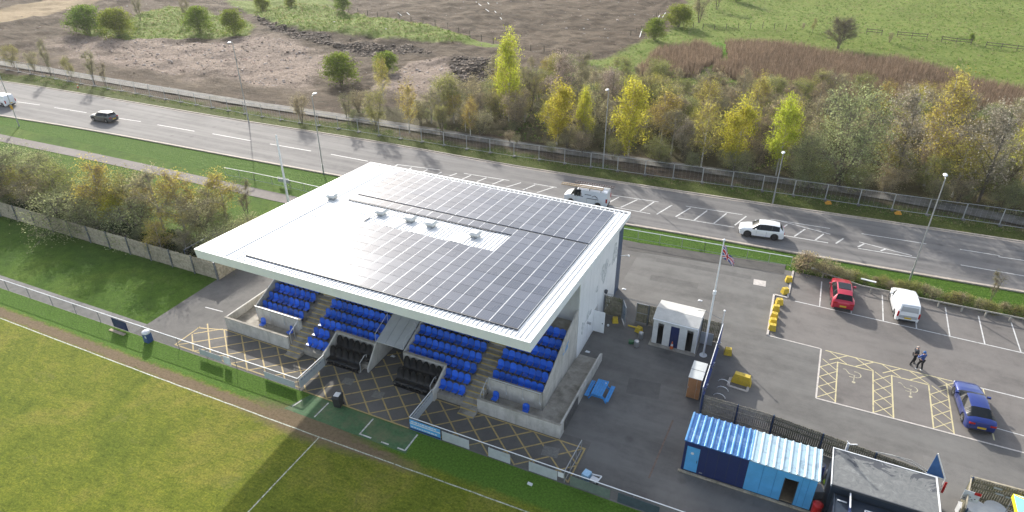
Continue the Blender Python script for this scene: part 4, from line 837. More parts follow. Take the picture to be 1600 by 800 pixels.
def person(label,loc,rz,jk,sh,hat=None,pose='walk'):
    t=thing('person',label,'person',(loc[0],loc[1],.006),rz); st=.16 if pose=='walk' else .10
    # body faces +y
    if pose=='walk': la=[(-.24,.02,1.42),(-.30,.02,1.16),(-.24,.18,.98)]; ra=[(.24,.0,1.42),(.33,-.02,1.16),(.26,.16,1.02)]
    else: la=[(-.24,.0,1.42),(-.34,.10,1.18),(-.14,.30,1.22)]; ra=[(.24,.0,1.42),(.34,.12,1.2),(.16,.32,1.38)]
    legs=[[( -.10,0,.92),(-.115,st+.03,.50),(-.12,st-.02,.09)],[(.10,0,.92),(.12,-st+.05,.50),(.12,-st-.06,.09)]]
    pts=[(0,0,.95),(0,.0,1.2),(0,.0,1.42),(0,.01,1.52),(0,.03,1.63),(0,.04,1.72)]; rad=[(.15,.11),(.145,.10),(.15,.10),(.055,.055),(.085,.095),(.06,.07)]; ed=[(0,1),(1,2),(2,3),(3,4),(4,5)]
    def chain(root,ps,rs):
        p=root
        for q,r in zip(ps,rs): pts.append(q); rad.append(r); ed.append((p,len(pts)-1)); p=len(pts)-1
        return p
    for A in (la,ra): chain(2,A,[.055,.042,.032])
    for Lg in legs: chain(0,Lg,[.085,.06,.042])
    skinned('body',pts,ed,rad,skin,t)
    # hands with fingers
    for sgn,A in ((-1,la),(1,ra)):
        h=Vector(A[2]); d=(h-Vector(A[1])).normalized(); side=d.cross(Vector((0,0,1))).normalized(); nrm=side.cross(d)
        pts2=[tuple(h),tuple(h+d*.05),tuple(h+d*.09)]; ed2=[(0,1),(1,2)]; r2=[.024,.032,.03]
        for k in range(4):
            b=h+d*.09+side*(.027-.018*k); pts2+= [tuple(b+d*.035),tuple(b+d*(.06+.008*(k in(1,2)))-nrm*.02)]; n=len(pts2); ed2+=[(2,n-2),(n-2,n-1)]; r2+=[.009,.007]
        b=h+d*.045+side*.04*(-sgn); pts2+=[tuple(b),tuple(b+d*.04+side*.015*(-sgn))]; n=len(pts2); ed2+=[(1,n-2),(n-2,n-1)]; r2+=[.011,.008]
        skinned('hand',pts2,ed2,r2,skin,t,1)
    # trousers
    pts=[(0,0,.97)];rad=[(.165,.125)];ed=[]
    for Lg in legs: chain(0,Lg,[.105,.078,.062])
    skinned('trousers',pts,ed,rad,trs,t)
    pts=[(0,0,.90),(0,0,1.2),(0,0,1.42),(0,.01,1.50)];rad=[(.18,.135),(.165,.125),(.175,.12),(.075,.075)];ed=[(0,1),(1,2),(2,3)]
    for A in (la,ra): chain(2,A,[.075,.058,.048])
    skinned('jacket',pts,ed,rad,jk,t)
    for Lg in legs:
        x,y,z=Lg[2]; skinned('shoe',[(x,y-.05,.05),(x,y+.06,.05),(x,y+.17,.04)],[(0,1),(1,2)],[.05,.048,.035],sh,t)
    # face: nose, eyes, mouth, ears
    mb=MB(); mb.box(-.012,.012,.12,.145,1.60,1.64); mb.build('nose',skin,t); 
    for s in (-1,1):
        mb=MB(); mb.box(s*.032-.012,s*.032+.012,.118,.126,1.645,1.657); mb.build('eye',dks,t); mb=MB(); mb.box(s*.083-.008,s*.083+.008,.02,.06,1.61,1.67); mb.build('ear',skin,t)
    mb=MB(); mb.box(-.025,.025,.112,.12,1.572,1.58); mb.build('mouth',mat('lips',(.3,.1,.09),.5),t)
    mb=MB(); 
    if hat: mb.lathe([(.0,1.64),(.108,1.64),(.112,1.68),(.1,1.75),(.06,1.80),(0,1.815)],12,(0,.02,0)); mb.build('beanie',hat,t,smooth=True)
    else: mb.lathe([(.0,1.60),(.095,1.60),(.10,1.66),(.085,1.70),(0,1.705)],12,(0,-.02,0)); mb.build('hair',mat('grey_hair',(.32,.29,.26),.8,.2,9),t,smooth=True)
    return t
pA=P(1425,569); pB=P(1435,578)
person('person with grey hair in a dark jacket, black trousers and dark shoes',pA,R(-70),dkj,dks)
person('person in a blue jacket and blue hat with white shoes, the one nearer the viewer',pB,R(40),blj,whs,mat('blue_beanie',(.04,.13,.34),.85,.1,8),'hold')
# ================================================================ TREES AND PLANTS
bark=mat('grey_bark',(.13,.11,.09),.9,.3,3,bmp=.3); birchb=mat('birch_bark',(.50,.47,.42),.8,.25,2.5,dirt=(.12,.1,.09),dscale=2,damt=.8); twig_d=leaf_mat('twig_brown',(.26,.225,.17),(.37,.325,.25),.2)
twig_o=leaf_mat('twig_orange',(.31,.25,.155),(.40,.33,.21),.25); twig_g=leaf_mat('twig_grey',(.19,.17,.145),(.27,.24,.2),.1)
LM=dict(yellow=leaf_mat('leaf_yellow_green',(.40,.43,.05),(.56,.54,.08),.5),olive=leaf_mat('leaf_olive',(.25,.26,.085),(.34,.34,.12),.5),orange=leaf_mat('leaf_orange',(.42,.37,.08),(.50,.46,.12),.5),
  grey=leaf_mat('leaf_grey_green',(.27,.31,.14),(.38,.41,.21),.45),bright=leaf_mat('leaf_bright_green',(.14,.21,.03),(.24,.31,.055),.5),white=leaf_mat('blossom_cream',(.38,.31,.24),(.52,.45,.38),.35),dark=leaf_mat('leaf_dark_green',(.022,.045,.014),(.05,.085,.022),.3),
  brown=leaf_mat('leaf_brown',(.36,.31,.17),(.45,.41,.24),.45))
def quick_mesh(name,V,F,mi,mats):
    me=bpy.data.meshes.new(name); V=np.asarray(V,np.float32); F=np.asarray(F,np.int32); k=F.shape[1]
    me.vertices.add(len(V)); me.vertices.foreach_set('co',V.ravel()); me.loops.add(F.size); me.loops.foreach_set('vertex_index',F.ravel()); me.polygons.add(len(F)); me.polygons.foreach_set('loop_start',np.arange(len(F),dtype=np.int32)*k); me.update(calc_edges=True)
    for m in mats: me.materials.append(m)
    if mi is not None: me.polygons.foreach_set('material_index',np.asarray(mi,np.int32))
    return me
def leaf_tris(C,s,r):
    n=len(C); a=r.normal(size=(n,3)); a/=np.linalg.norm(a,axis=1)[:,None]; b=np.cross(a,r.normal(size=(n,3))); b/=np.linalg.norm(b,axis=1)[:,None]; sz=(s*(.55+.9*r.random(n)))[:,None]
    V=np.stack([C-b*sz*.5,C+b*sz*.5,C+a*sz],1).reshape(-1,3); F=np.arange(3*n).reshape(n,3); return V,F
def twig_tris(A,B,w,r):     # thin crossed slivers with width, tapering to a point
    n=len(A); d=B-A; u=np.cross(d,r.normal(size=(n,3))); u/=np.linalg.norm(u,axis=1)[:,None]+1e-9; V=np.stack([A-u*w[:,None],A+u*w[:,None],B],1).reshape(-1,3)
    u2=np.cross(d,u); u2/=np.linalg.norm(u2,axis=1)[:,None]+1e-9; V2=np.stack([A-u2*w[:,None],A+u2*w[:,None],B],1).reshape(-1,3)
    return np.vstack([V,V2]),np.arange(6*n).reshape(2*n,3)
PROTO={}
def make_proto(key,h,rad,base,shape,leaf,nleaf,ls,ntwig,twigm,barkm,seed,stems=1,droop=0,clump=26,cs=.32):
    r=np.random.default_rng(seed); rr=random.Random(seed)
    def env(t):    # crown radius along height fraction
        if shape=='tall': return rad*(math.sin(pi*min(1,max(0,t))**.62)**.62*.93+.07)*(1+.12*math.sin(t*17+seed))
        if shape=='round': return rad*math.sqrt(max(0.02,1-(2*t-1)**2))
        if shape=='mound': return rad*math.sqrt(max(.02,1-max(0,t)**2.2))*(.88+.12*min(1,t*4))
        if shape=='vase': return rad*(.25+.75*t)*(1 if t<.85 else (1-t)/.15*.5+.5)
        return rad*(1-.55*t)
    mb=MB(); limbs=[]
    for s in range(stems):
        ang=2*pi*s/stems+rr.random(); lean=(.02 if stems==1 else .22)*h; ox=.12*(stems>1)*cos(ang); oy=.12*(stems>1)*sin(ang)
        tip=(cos(ang)*lean*rr.uniform(.5,1.2)*(1 if stems>1 else 1)*rad/2.2,sin(ang)*lean*rr.uniform(.5,1.2)*rad/2.2,h*rr.uniform(.86,.97))
        ps=[]; K=6
        for i in range(K+1):
            t=i/K; ps.append((ox+tip[0]*t**1.3+rr.uniform(-.06,.06)*(0<i),oy+tip[1]*t**1.3+rr.uniform(-.06,.06)*(0<i),tip[2]*t-.15*(i==0)))
        w0=h*.0115/(stems**.4)+.01; mb.tube(ps,[w0*(1-.88*i/K)+.008 for i in range(K+1)],6)
        nl=max(5,int(14/stems**.6))
        for q in range(nl):
            t=base/h+(1-base/h)*(q+rr.random())/nl*.93; i=min(K-1,int(t*K)); f=t*K-i; a=Vector(ps[i]).lerp(Vector(ps[i+1]),f)
            an=rr.uniform(0,2*pi); tt=(a.z-base)/(h-base); e=env(min(.98,max(.05,tt+.12)))*rr.uniform(.6,.95); rise=(h-a.z)*rr.uniform(.18,.42)
            b=Vector((cos(an)*e,sin(an)*e,min(h*.98,a.z+rise-droop*.3))); m_=a.lerp(b,.5)+Vector((0,0,.1*e)); mb.tube([a,m_,b],[w0*.45*(1-t)+.012,w0*.3*(1-t)+.009,.006],4,cap=False); limbs.append((a,m_,b))
    tm=mb; tmesh=mb
    # clump centres inside the envelope
    C=[]
    for c in range(clump):
        t=rr.random()**.8; a=rr.uniform(0,2*pi); e=env(t)*rr.uniform(.35,1.0)**.6; C.append((cos(a)*e,sin(a)*e,base+(h-base)*t*.97))
    for a,m_,b in limbs: C.append(tuple(b)); C.append(tuple(m_.lerp(b,.5)))
    C=np.array(C); C=C+r.normal(size=C.shape)*rad*.10; 
    A=[];B=[];w=[]
    L=[(np.array(a),np.array(m_),np.array(b)) for a,m_,b in limbs]
    for k in range(ntwig):
        a,m_,b=L[rr.randrange(len(L))]; t=rr.random(); s=(a*(1-2*t)+m_*2*t) if t<.5 else (m_*(2-2*t)+b*(2*t-1))
        ln=rr.uniform(.35,1.1)*rad*.42; d=r.normal(size=3); d/=np.linalg.norm(d); out=s-np.array([0,0,s[2]]); out/=np.linalg.norm(out)+.2; d=d*.6+out*.7+np.array([0,0,.55-droop*.9]); d/=np.linalg.norm(d); A.append(s);B.append(s+d*ln);w.append(.010+.006*rr.random())
    A=np.array(A);B=np.array(B);w=np.array(w); B[:,2]=np.minimum(B[:,2],h*1.03)
    # fine second order
    n2=ntwig*5; idx=r.integers(0,len(A),n2); tt=r.random(n2)[:,None]; S=A[idx]*(1-tt)+B[idx]*tt; D=(B[idx]-A[idx])*.55+r.normal(size=(n2,3))*.22*rad/2; D[:,2]-=droop*.25; T2=S+D*.8
    V1,F1=twig_tris(np.vstack([A,S]),np.vstack([B,T2]),np.concatenate([w,np.full(n2,.0075)])*(h/7)**.5,r)
    if nleaf:
        nb=int(nleaf*.42); ci=r.integers(0,len(C),nb); X=C[ci]+r.normal(size=(nb,3))*cs*rad*.42*np.array([1,1,1.15]); ti=r.integers(0,len(T2),nleaf-nb); X2=T2[ti]+r.normal(size=(nleaf-nb,3))*.1; X=np.vstack([X,X2]); X[:,2]=np.clip(X[:,2],.1,h*1.04)
        V2,F2=leaf_tris(X,ls,r); V=np.vstack([V1,V2]); F=np.vstack([F1,F2+len(V1)]); mi=np.concatenate([np.zeros(len(F1)),np.ones(len(F2))])
    else: V,F,mi=V1,F1,np.zeros(len(F1))
    cm_=quick_mesh('crown',V,F,mi,[twigm,LM[leaf]])
    me=bpy.data.meshes.new('trunk'); me.from_pydata(tm.v,[],tm.f); me.materials.append(barkm)
    PROTO.setdefault(key,[]).append((h,me,cm_))
for s in (1,2,3):
    make_proto('yellow_birch',8,2.0,1.1,'tall','yellow',9000,.12,260,twig_o,birchb,100+s,1,.6,34,.42)
    make_proto('orange_birch',8,1.9,1.6,'tall','orange',3600,.10,460,twig_o,birchb,110+s,1,.5,24,.5)
    make_proto('bare_birch',8,1.8,2.2,'tall','brown',2200,.10,520,twig_d,birchb,120+s,1,.3,20,.5)
    make_proto('olive_tree',7.5,2.2,1.2,'round','olive',5200,.11,420,twig_d,bark,130+s,2,.2,30,.45)
for s in (1,2):
    make_proto('grey_willow',7,2.8,.5,'mound','grey',11000,.085,480,twig_g,bark,140+s,4,.1,44,.36)
    make_proto('blossom_tree',7,2.1,1.4,'round','white',3600,.085,520,twig_d,bark,150+s,1,.1,34,.40)
    make_proto('brown_thicket',6,2.2,.6,'vase','brown',3600,.10,560,twig_d,bark,160+s,4,.1,26,.5)
    make_proto('bare_tree',7,1.9,1.2,'vase','olive',900,.10,620,twig_d,bark,170+s,2,0,20,.5)
    make_proto('round_bush',4.5,2.1,.05,'mound','bright',9500,.13,260,twig_d,bark,180+s,4,0,80,.34)
    make_proto('grey_bush',4.8,2.6,.5,'mound','olive',3200,.07,1500,twig_g,bark,190+s,6,0,30,.42)
    make_proto('dark_bramble',1.6,1.2,.0,'mound','dark',3000,.11,90,twig_d,bark,200+s,4,.3,24,.5)
    make_proto('hedge_shrub',1.5,.95,.05,'mound','brown',1500,.075,260,twig_d,bark,210+s,4,0,20,.5)
    make_proto('hedge_green',1.2,.9,.0,'mound','olive',1600,.07,150,twig_d,bark,220+s,3,.2,20,.5)
    make_proto('pale_shrub',2.6,1.6,.1,'mound','grey',6500,.055,300,twig_g,bark,230+s,4,.3,26,.5)
cntp={}
def plant(key,base_px=None,h=4,label=None,group=None,loc=None,rad=1.0,cat='tree',name=None):
    x,y=loc if loc else P(*base_px); i=cntp.get(key,0); cntp[key]=i+1; hp,tm,cm_=PROTO[key][i%len(PROTO[key])]; s=h/hp
    z=ground_z(x,y) if y>16.4 else -.03
    t=thing(name or key,label,cat,(x,y,z-.02),random.uniform(0,6.28),group); k=rad*random.uniform(.93,1.07); t.scale=(s*k,s*k,s)
    share(tm,'trunk',t); share(cm_,'crown',t); return t
def T(key,bx,by,ty,label,group=None,rad=1.0,cat='tree',name=None):
    b=P(bx,by); h=height_at(b,ty); return plant(key,None,h,label,group,b,rad,cat,name)
# individually placed: wood edge, birches and blossom
for k,bx,by,ty,lab,rd in [
 ('yellow_birch',795,188,46,'tallest yellow birch at the left end of the wood, against the ploughed ground',.62),
 ('yellow_birch',870,226,124,'broad bright yellow birch left of the middle lamp post',1.0),
 ('yellow_birch',911,228,136,'slim bright yellow birch just left of the middle lamp post',.62),
 ('yellow_birch',981,246,124,'large yellow birch just right of the middle lamp post',.95),
 ('orange_birch',1095,262,150,'dull yellow birch between the big yellow birch and the bright middle pair',.8),
 ('yellow_birch',1146,266,150,'bright yellow birch in the middle of the wood, left of the golden one',.9),
 ('yellow_birch',1212,275,150,'golden yellow birch beside the grey green willow',.8),
 ('grey_willow',1310,292,138,'broad grey green willow at the front of the wood',1.0),
 ('grey_willow',1255,288,205,'smaller grey green willow below the broad willow',.9),
 ('blossom_tree',872,175,76,'cream blossom tree behind the yellow birches',.95),
 ('blossom_tree',955,185,105,'pale blossom tree right of the middle lamp head',.85),
 ('blossom_tree',1065,250,185,'small white blossom tree low in the wood',.8),
 ('blossom_tree',1395,290,140,'tall cream blossom tree right of the willow',.9),
 ('blossom_tree',1528,315,162,'broad cream blossom tree near the right end of the wood',1.05),
 ('orange_birch',1445,285,108,'tall orange brown birch rising above the right of the wood',.85),
 ('orange_birch',1590,300,130,'orange birch at the right edge of the photo',.8),
 ('orange_birch',1100,205,122,'orange brown tree beside the reed bed',1.0),
 ('orange_birch',1175,205,112,'orange brown tree at the back of the wood under the reeds',.9),
 ('orange_birch',640,208,118,'orange tinted thin tree at the left start of the wood',.7),
 ('orange_birch',600,160,88,'small yellow orange tree beside the round green bush',.7),
 ('olive_tree',590,203,138,'loose grey green tree standing in front of the pale soil',.95),
 ('bare_tree',545,195,140,'thin bare tree left of the loose grey green tree',.9),
 ('brown_thicket',472,192,148,'brown round shrub behind the mesh fence near the left lamp post',.9),
 ('olive_tree',690,210,165,'olive bushy tree beside the track at the left of the wood',.9),
 ('orange_birch',735,215,150,'thin tan tree with pale leaves left of the tallest birch',.9),
 ('bare_tree',165,134,98,'bare brown tree, rightmost of the roadside group at far left',.9),('bare_tree',148,132,76,'bare brown tree, middle of the roadside group at far left',.8),('bare_tree',80,119,60,'tall leaning bare tree at far left by the track',.6),
 ('olive_tree',112,122,88,'small green brown tree in the roadside group at far left',.8),('olive_tree',22,106,70,'green brown bush at the left edge beyond the track',1.2),('brown_thicket',55,112,80,'brown shrub at far left beyond the track',1.0)]:
    T(k,bx,by,ty,lab,None,rd)
for i,(bx,by,ty,rd,lab) in enumerate([(138,49,8,.62,'round green bush, leftmost on the bare ground'),(185,54,12,.60,'round green bush, second from left on the bare ground'),(312,47,8,.55,'round green bush on the grassy mound, behind a bare tree'),(366,51,14,.5,'round green bush, rightmost of the four in the distance'),
   (533,126,82,.62,'large round green bush beside pale soil'),(604,110,78,.55,'green bush beside the yellow orange tree'),(536,20,-6,.5,'small green bush at the top edge of the photo'),(455,12,-4,.6,'low green bush at the top edge left of the middle'),(410,14,-8,.6,'dark green bush at the top edge of the photo'),(1060,42,8,.6,'round green bush on the edge of the ploughed field'),(1022,66,34,.5,'low green bush beside the white post')]):
    T('round_bush',bx,by,ty,lab,'round green bushes on the far ground',rd*2.3,'bush')
T('bare_tree',220,34,-8,'bare bushy tree between the round green bushes',None,.9); T('bare_tree',292,30,-12,'bare bushy tree behind the third round bush',None,.9)
T('brown_thicket',1092,34,-14,'brown bushy tree at the top edge by the green field',None,1.1); T('olive_tree',1120,14,-30,'olive bushy tree in the hedge at the top of the green field',None,1.1); T('round_bush',1150,2,-30,'green hedge bush at the top of the green field',None,.9,'bush')
T('grey_bush',1309,77,29,'large round grey bush standing alone in the green field',None,.95,'bush'); T('olive_tree',1268,56,32,'small thin bush left of the large round grey bush',None,.6,'bush'); T('round_bush',1516,68,54,'small green bush beside the field fence at right',None,.7,'bush'); T('brown_thicket',1387,74,58,'small brown shrub near the start of the field fence',None,.8,'bush'); T('brown_thicket',1253,52,41,'small brown shrub beside the field fence posts',None,.8,'bush')
# the rest of the wood
WOOD=[(640,196),(720,170),(790,118),(850,112),(950,122),(1010,128),(1130,150),(1240,142),(1330,150),(1450,152),(1600,182),(1690,220),(1690,352),(1590,330),(1450,305),(1330,290),(1200,268),(1050,250),(940,232),(830,214),(720,210)]
def inside(px,py,poly):
    c=False;n=len(poly)
    for i in range(n):
        a,b=poly[i],poly[(i+1)%n]
        if (a[1]>py)!=(b[1]>py) and px<(b[0]-a[0])*(py-a[1])/(b[1]-a[1])+a[0]: c=not c
    return c
WP=[P(*q) for q in WOOD]; xs_=[q[0] for q in WP]; ys_=[q[1] for q in WP]; done=[]
GL={'bare_birch':('thin bare birch with a pale trunk in the wood beyond the road','bare pale trunked birches in the wood'),'orange_birch':('thin orange brown birch in the wood beyond the road','orange brown birches in the wood'),'olive_tree':('olive brown tree in the wood beyond the road','olive brown trees in the wood'),'brown_thicket':('brown many stemmed shrub in the wood beyond the road','brown shrubs in the wood'),'bare_tree':('bare dark tree in the wood beyond the road','bare dark trees in the wood'),'blossom_tree':('cream flecked blossom tree among others in the wood','lesser blossom trees in the wood'),'grey_willow':('grey green willow bush among others in the wood','lesser willows in the wood')}
def px_x(x,y):
    w=Vector((x,y,2))-CAM; return 800+FPX*w.dot(_R)/w.dot(_F)
ZN=[(760,'at its left end'),(850,'by the tallest yellow birch'),(930,'by the two left yellow birches'),(1010,'by the middle lamp post'),(1110,'right of the middle lamp post'),(1240,'by the golden birches'),(1360,'by the broad grey willow'),(1480,'right of the broad willow'),(9999,'at its right end')]
def place_words(x,y,dx): return ('front' if dx<13 else 'middle' if dx<23 else 'back')+' of the wood, '+next(n for a,n in ZN if px_x(x,y)<a)
KN={'bare_birch':'pale trunked bare birch','orange_birch':'orange brown birch','olive_tree':'olive brown tree','brown_thicket':'brown many stemmed shrub','bare_tree':'bare dark tree','blossom_tree':'cream blossom tree','grey_willow':'grey green willow bush'}
rw=random.Random(5); tries=0
while len(done)<235 and tries<6000:
    tries+=1; x=rw.uniform(min(xs_),max(xs_)); y=rw.uniform(min(ys_),max(ys_))
    if not inside(x,y,WP): continue
    if any((x-a)**2+(y-b)**2<1.9**2 for a,b in done): continue
    done.append((x,y)); dx=y-FKy(x)
    k=rw.choices(['bare_birch','orange_birch','olive_tree','brown_thicket','bare_tree','blossom_tree','grey_willow'],[28,13,24,12,14,2,8])[0]
    h=rw.uniform(4.4,8.0)*(1 if dx<28 else .72)*({'brown_thicket':.75,'grey_willow':.8}.get(k,1))
    if x<-48: h*=.7
    plant(k,None,h,('tall ' if h>6.3 else 'low ' if h<4.6 else 'middling ')+KN[k]+', '+place_words(x,y,dx),GL[k][1],(x,y),rw.uniform(1.05,1.5))
for i in range(85):       # low growth along the front of the wood
    x=rw.uniform(-52,62); y=FKy(x)+rw.uniform(6.6,12.5); k=rw.choice(['brown_thicket','brown_thicket','olive_tree','grey_willow'])
    if x<0 and rw.random()<.35: continue
    lab={'brown_thicket':('low brown shrub at the front edge of the wood','low brown shrubs at the wood edge'),'olive_tree':('low olive bush at the front edge of the wood','low olive bushes at the wood edge'),'grey_willow':('low grey green bush at the front edge of the wood','low grey green bushes at the wood edge')}[k]
    h=rw.uniform(1.3,3.6); plant(k,None,h,('knee high ' if h<1.7 else 'waist high ' if h<2.3 else 'head high ')+lab[0].replace('low ','').replace(' at the front edge of the wood','')+' at the wood edge, '+next(n for a,n in ZN if px_x(x,y)<a),lab[1],(x,y),rw.uniform(1.2,1.7),'bush')
# scrub belt between lawn fence and footpath, left of the stand
for k,bx,by,ty,lab,rd in [
 ('orange_birch',172,352,248,'bright orange yellow birch, tallest behind the wooden fence',.95),('yellow_birch',188,360,300,'small yellow green birch below the orange one behind the fence',.9),
 ('grey_willow',20,312,225,'large grey green shrub at the left edge behind the wooden fence',1.0),('orange_birch',48,322,256,'orange leaved shrub near the left edge behind the fence',.9),('brown_thicket',12,322,262,'brown shrub at the left edge against the fence',.9),
 ('olive_tree',100,332,258,'grey green tree left of the orange birch behind the fence',1.0),('grey_willow',118,342,290,'pale green shrub in flower against the wooden fence',.7),('olive_tree',215,348,268,'loose olive tree right of the orange birch',.9),
 ('bare_birch',258,364,262,'brown twiggy birch behind the fence, with orange buds',1.0),('orange_birch',291,366,262,'pale trunked orange birch right of the brown one',.95),('brown_thicket',322,372,300,'brown thicket near the stand roof corner',1.0),
 ('orange_birch',356,350,262,'yellow birch beside the stand roof, left of the white pole',.8),('bare_tree',388,345,280,'thin bare tree left of the white pole',.6),('bare_tree',75,316,248,'bare twiggy tree near the left edge behind the fence',.8),('olive_tree',330,352,296,'dark olive shrub between two birches near the roof',.8),('orange_birch',235,350,280,'low tan birch between olive tree and brown birch',.8)]:
    T(k,bx,by,ty,lab,None,rd*1.45)
rs=random.Random(12); sdone=[]
while len(sdone)<34:
    x=rs.uniform(-84,-35.5); y=-2.0+rs.uniform(.0,8.5)*(1-.35*((x+84)/49))
    if any((x-a)**2+(y-b)**2<1.5**2 for a,b in sdone): continue
    sdone.append((x,y)); k=rs.choice(['orange_birch','olive_tree','pale_shrub','olive_tree','bare_birch','brown_thicket','pale_shrub','orange_birch']); h=rs.uniform(2.0,4.4)*(.75 if y>3 else 1)
    w_=('against the fence' if y<1 else 'in the middle of the scrub' if y<3.5 else 'on the footpath side of the scrub'); z_='far left' if x<-68 else 'left' if x<-56 else 'middle' if x<-46 else 'stand end'
    nm_={'orange_birch':'golden twiggy birch','olive_tree':'olive green shrub','pale_shrub':'pale green flowering shrub','bare_birch':'tan bare birch','brown_thicket':'brown thicket shrub'}[k]
    plant(k,None,h,('taller ' if h>3.1 else 'smaller ')+nm_+' '+w_+', '+z_,'shrubs and small trees behind the wooden fence',(x,y),rs.uniform(1.3,1.8))
for i in range(20):
    bx=20+i*17; by=320+bx*.26+random.uniform(-3,2)
    plant('dark_bramble' if i%4 else 'pale_shrub',(bx,by),random.uniform(1.1,1.9) if i%4 else 1.6,'dark bramble clump growing against the back of the wooden fence' if i%4 else 'pale flowering shrub low against the back of the wooden fence','brambles behind the wooden fence' if i%4 else 'pale shrubs behind the wooden fence',None,1.2,'bush')
# car park hedge
rh=random.Random(3); x=14.9; 
while x<42:
    y=21.6+rh.uniform(-.25,.6)-.02*(x-15); k='hedge_shrub' if rh.random()<.4 else 'hedge_green'
    plant(k,None,rh.uniform(.65,1.15),'brown twiggy hedge shrub behind the car park rail' if k=='hedge_shrub' else 'low green hedge shrub behind the car park rail','twiggy shrubs of the car park hedge' if k=='hedge_shrub' else 'green shrubs of the car park hedge',(x,y),1.05,'bush'); x+=rh.uniform(.55,.85)
T('hedge_shrub',1257,424,396,'largest rounded hedge shrub at the end of the metal railing',None,1.0,'bush'); T('hedge_shrub',1289,432,408,'reddish hedge shrub behind the red car',None,1.0,'bush')
T('bare_tree',1547,470,425,'thin sapling with pale leaves standing in the hedge',None,.8)
# reeds, tufts, rubble ------------------------------------------------------------
def scatter(n,arr,thr=.5,seed=1):
    r=np.random.default_rng(seed); out=[]; a=arr.ravel(); idx=np.nonzero(a>thr)[0]; c=r.choice(idx,n); return GG[c]+r.uniform(-ST/2,ST/2,(n,2)),ZV[c],r
def add_stuff(name,label,cat,V,F,mats,mi=None):
    o=bpy.data.objects.new(name,quick_mesh(name,V,F,mi,mats)); COL.objects.link(o); tag(o,label,cat,kind='stuff'); return o
reed_m=leaf_mat('reed_blade',(.19,.15,.095),(.34,.275,.18),.35)
XY,zz_,r=scatter(60000,reedf,.45,71); h=r.uniform(1.1,2.0,len(XY)); B=np.column_stack([XY,zz_]); a=r.uniform(0,pi,len(XY)); w=.035
V=np.stack([B-np.column_stack([np.cos(a)*w,np.sin(a)*w,a*0]),B+np.column_stack([np.cos(a)*w,np.sin(a)*w,a*0]),B+np.column_stack([r.normal(0,.15,len(a)),r.normal(0,.15,len(a)),h])],1).reshape(-1,3)
add_stuff('reeds','brown dry reeds growing in the wet hollow beside the green field','reeds',V,np.arange(len(V)).reshape(-1,3),[reed_m])
tuft_g=leaf_mat('tuft_green',(.09,.16,.03),(.20,.27,.06),.35); tuft_t=leaf_mat('tuft_straw',(.28,.25,.12),(.38,.33,.18),.35)
def tufts(name,label,arr,n,seed,h0,h1,thr=.5,frac=.35,w=.05):
    XY,zz_,r=scatter(n//6,arr,thr,seed); XY=np.repeat(XY,6,0)+r.normal(0,.14,(len(XY)*6,2)); zb=np.repeat(zz_,6)-.03; hh=np.repeat(r.uniform(h0,h1,len(XY)//6),6); k=len(XY); B=np.column_stack([XY,zb]); a=r.uniform(0,pi,k); o=np.column_stack([np.cos(a)*w,np.sin(a)*w,a*0])
    V=np.stack([B-o,B+o,B+np.column_stack([r.normal(0,.12,k),r.normal(0,.12,k),hh])],1).reshape(-1,3); mi=np.repeat((r.random(k//6)<frac).astype(int),6)
    add_stuff(name,label,'grass',V,np.arange(3*k).reshape(-1,3),[tuft_g,tuft_t],mi)
tufts('field_grass','rough tussocky grass of the far green field',gfield*(1-reedf)*(GG[:,1]<250),150000,72,.12,.38)
tufts('mound_grass','rough grass on the low mounds of the bare ground',np.maximum(mound,mound2),26000,73,.15,.45)
tufts('verge_grass','ragged grass along the foot of the mesh fence beyond the road',vergeg*(dist>2.2)*(dist<7),60000,74,.06,.22,w=.03)
tufts('wood_floor_grass','grass patches on the floor of the wood',litter*(fbm(GG,6,91,3)>.1),30000,75,.1,.3,.5,.4)
def rubble(name,label,arr,n,seed,s0,s1,mats,thr=.5):
    XY,zz_,r=scatter(n,arr,thr,seed); s=r.uniform(s0,s1,n)*r.choice([.6,1,1,1.7],n); V=[];F=[]
    cube=np.array([(-1,-1,-1),(1,-1,-1),(1,1,-1),(-1,1,-1),(-.7,-.7,1),(.7,-.7,1),(.7,.7,1),(-.7,.7,1)]); fc=np.array([(0,3,2,1),(4,5,6,7),(0,1,5,4),(1,2,6,5),(2,3,7,6),(3,0,4,7)])
    sc=r.uniform(.5,1.3,(n,1,3))*s[:,None,None]*np.array([1,1,.45]); an=r.uniform(0,6.28,n); C=cube[None]*sc+r.normal(0,.1,(n,8,3))*s[:,None,None]; ca,sa_=np.cos(an)[:,None],np.sin(an)[:,None]
    X=C[:,:,0]*ca-C[:,:,1]*sa_; Y=C[:,:,0]*sa_+C[:,:,1]*ca; V=np.stack([X+XY[:,0:1],Y+XY[:,1:2],C[:,:,2]+zz_[:,None]],-1).reshape(-1,3); F=(fc[None]+np.arange(n)[:,None,None]*8).reshape(-1,4)
    add_stuff(name,label,'rubble',V,F,mats,np.repeat(r.integers(0,len(mats),n),6))
st_m=[mat('rubble_pale',(.34,.29,.26),.9,.2,3),mat('rubble_brown',(.15,.11,.08),.9,.2,3),mat('rubble_pink',(.32,.22,.18),.9,.2,3)]
open_=(1-gfield)*(1-litter)*(1-reedf)*(dist>9)*(1-mound)*(1-mound2)
rubble('rubble','broken stone and clods lying over the bare ground',open_,5000,81,.04,.13,st_m)
rubble('pale_rubble','pale broken slabs strewn on the light coloured soil',pale*(dist>9),2600,82,.05,.16,st_m[:1]+st_m)
rubble('dark_clods','dark turned clods on the heaps of soil',dark,2500,83,.08,.24,[mat('clod_dark',(.06,.045,.035),.95,.2,3),st_m[1]])
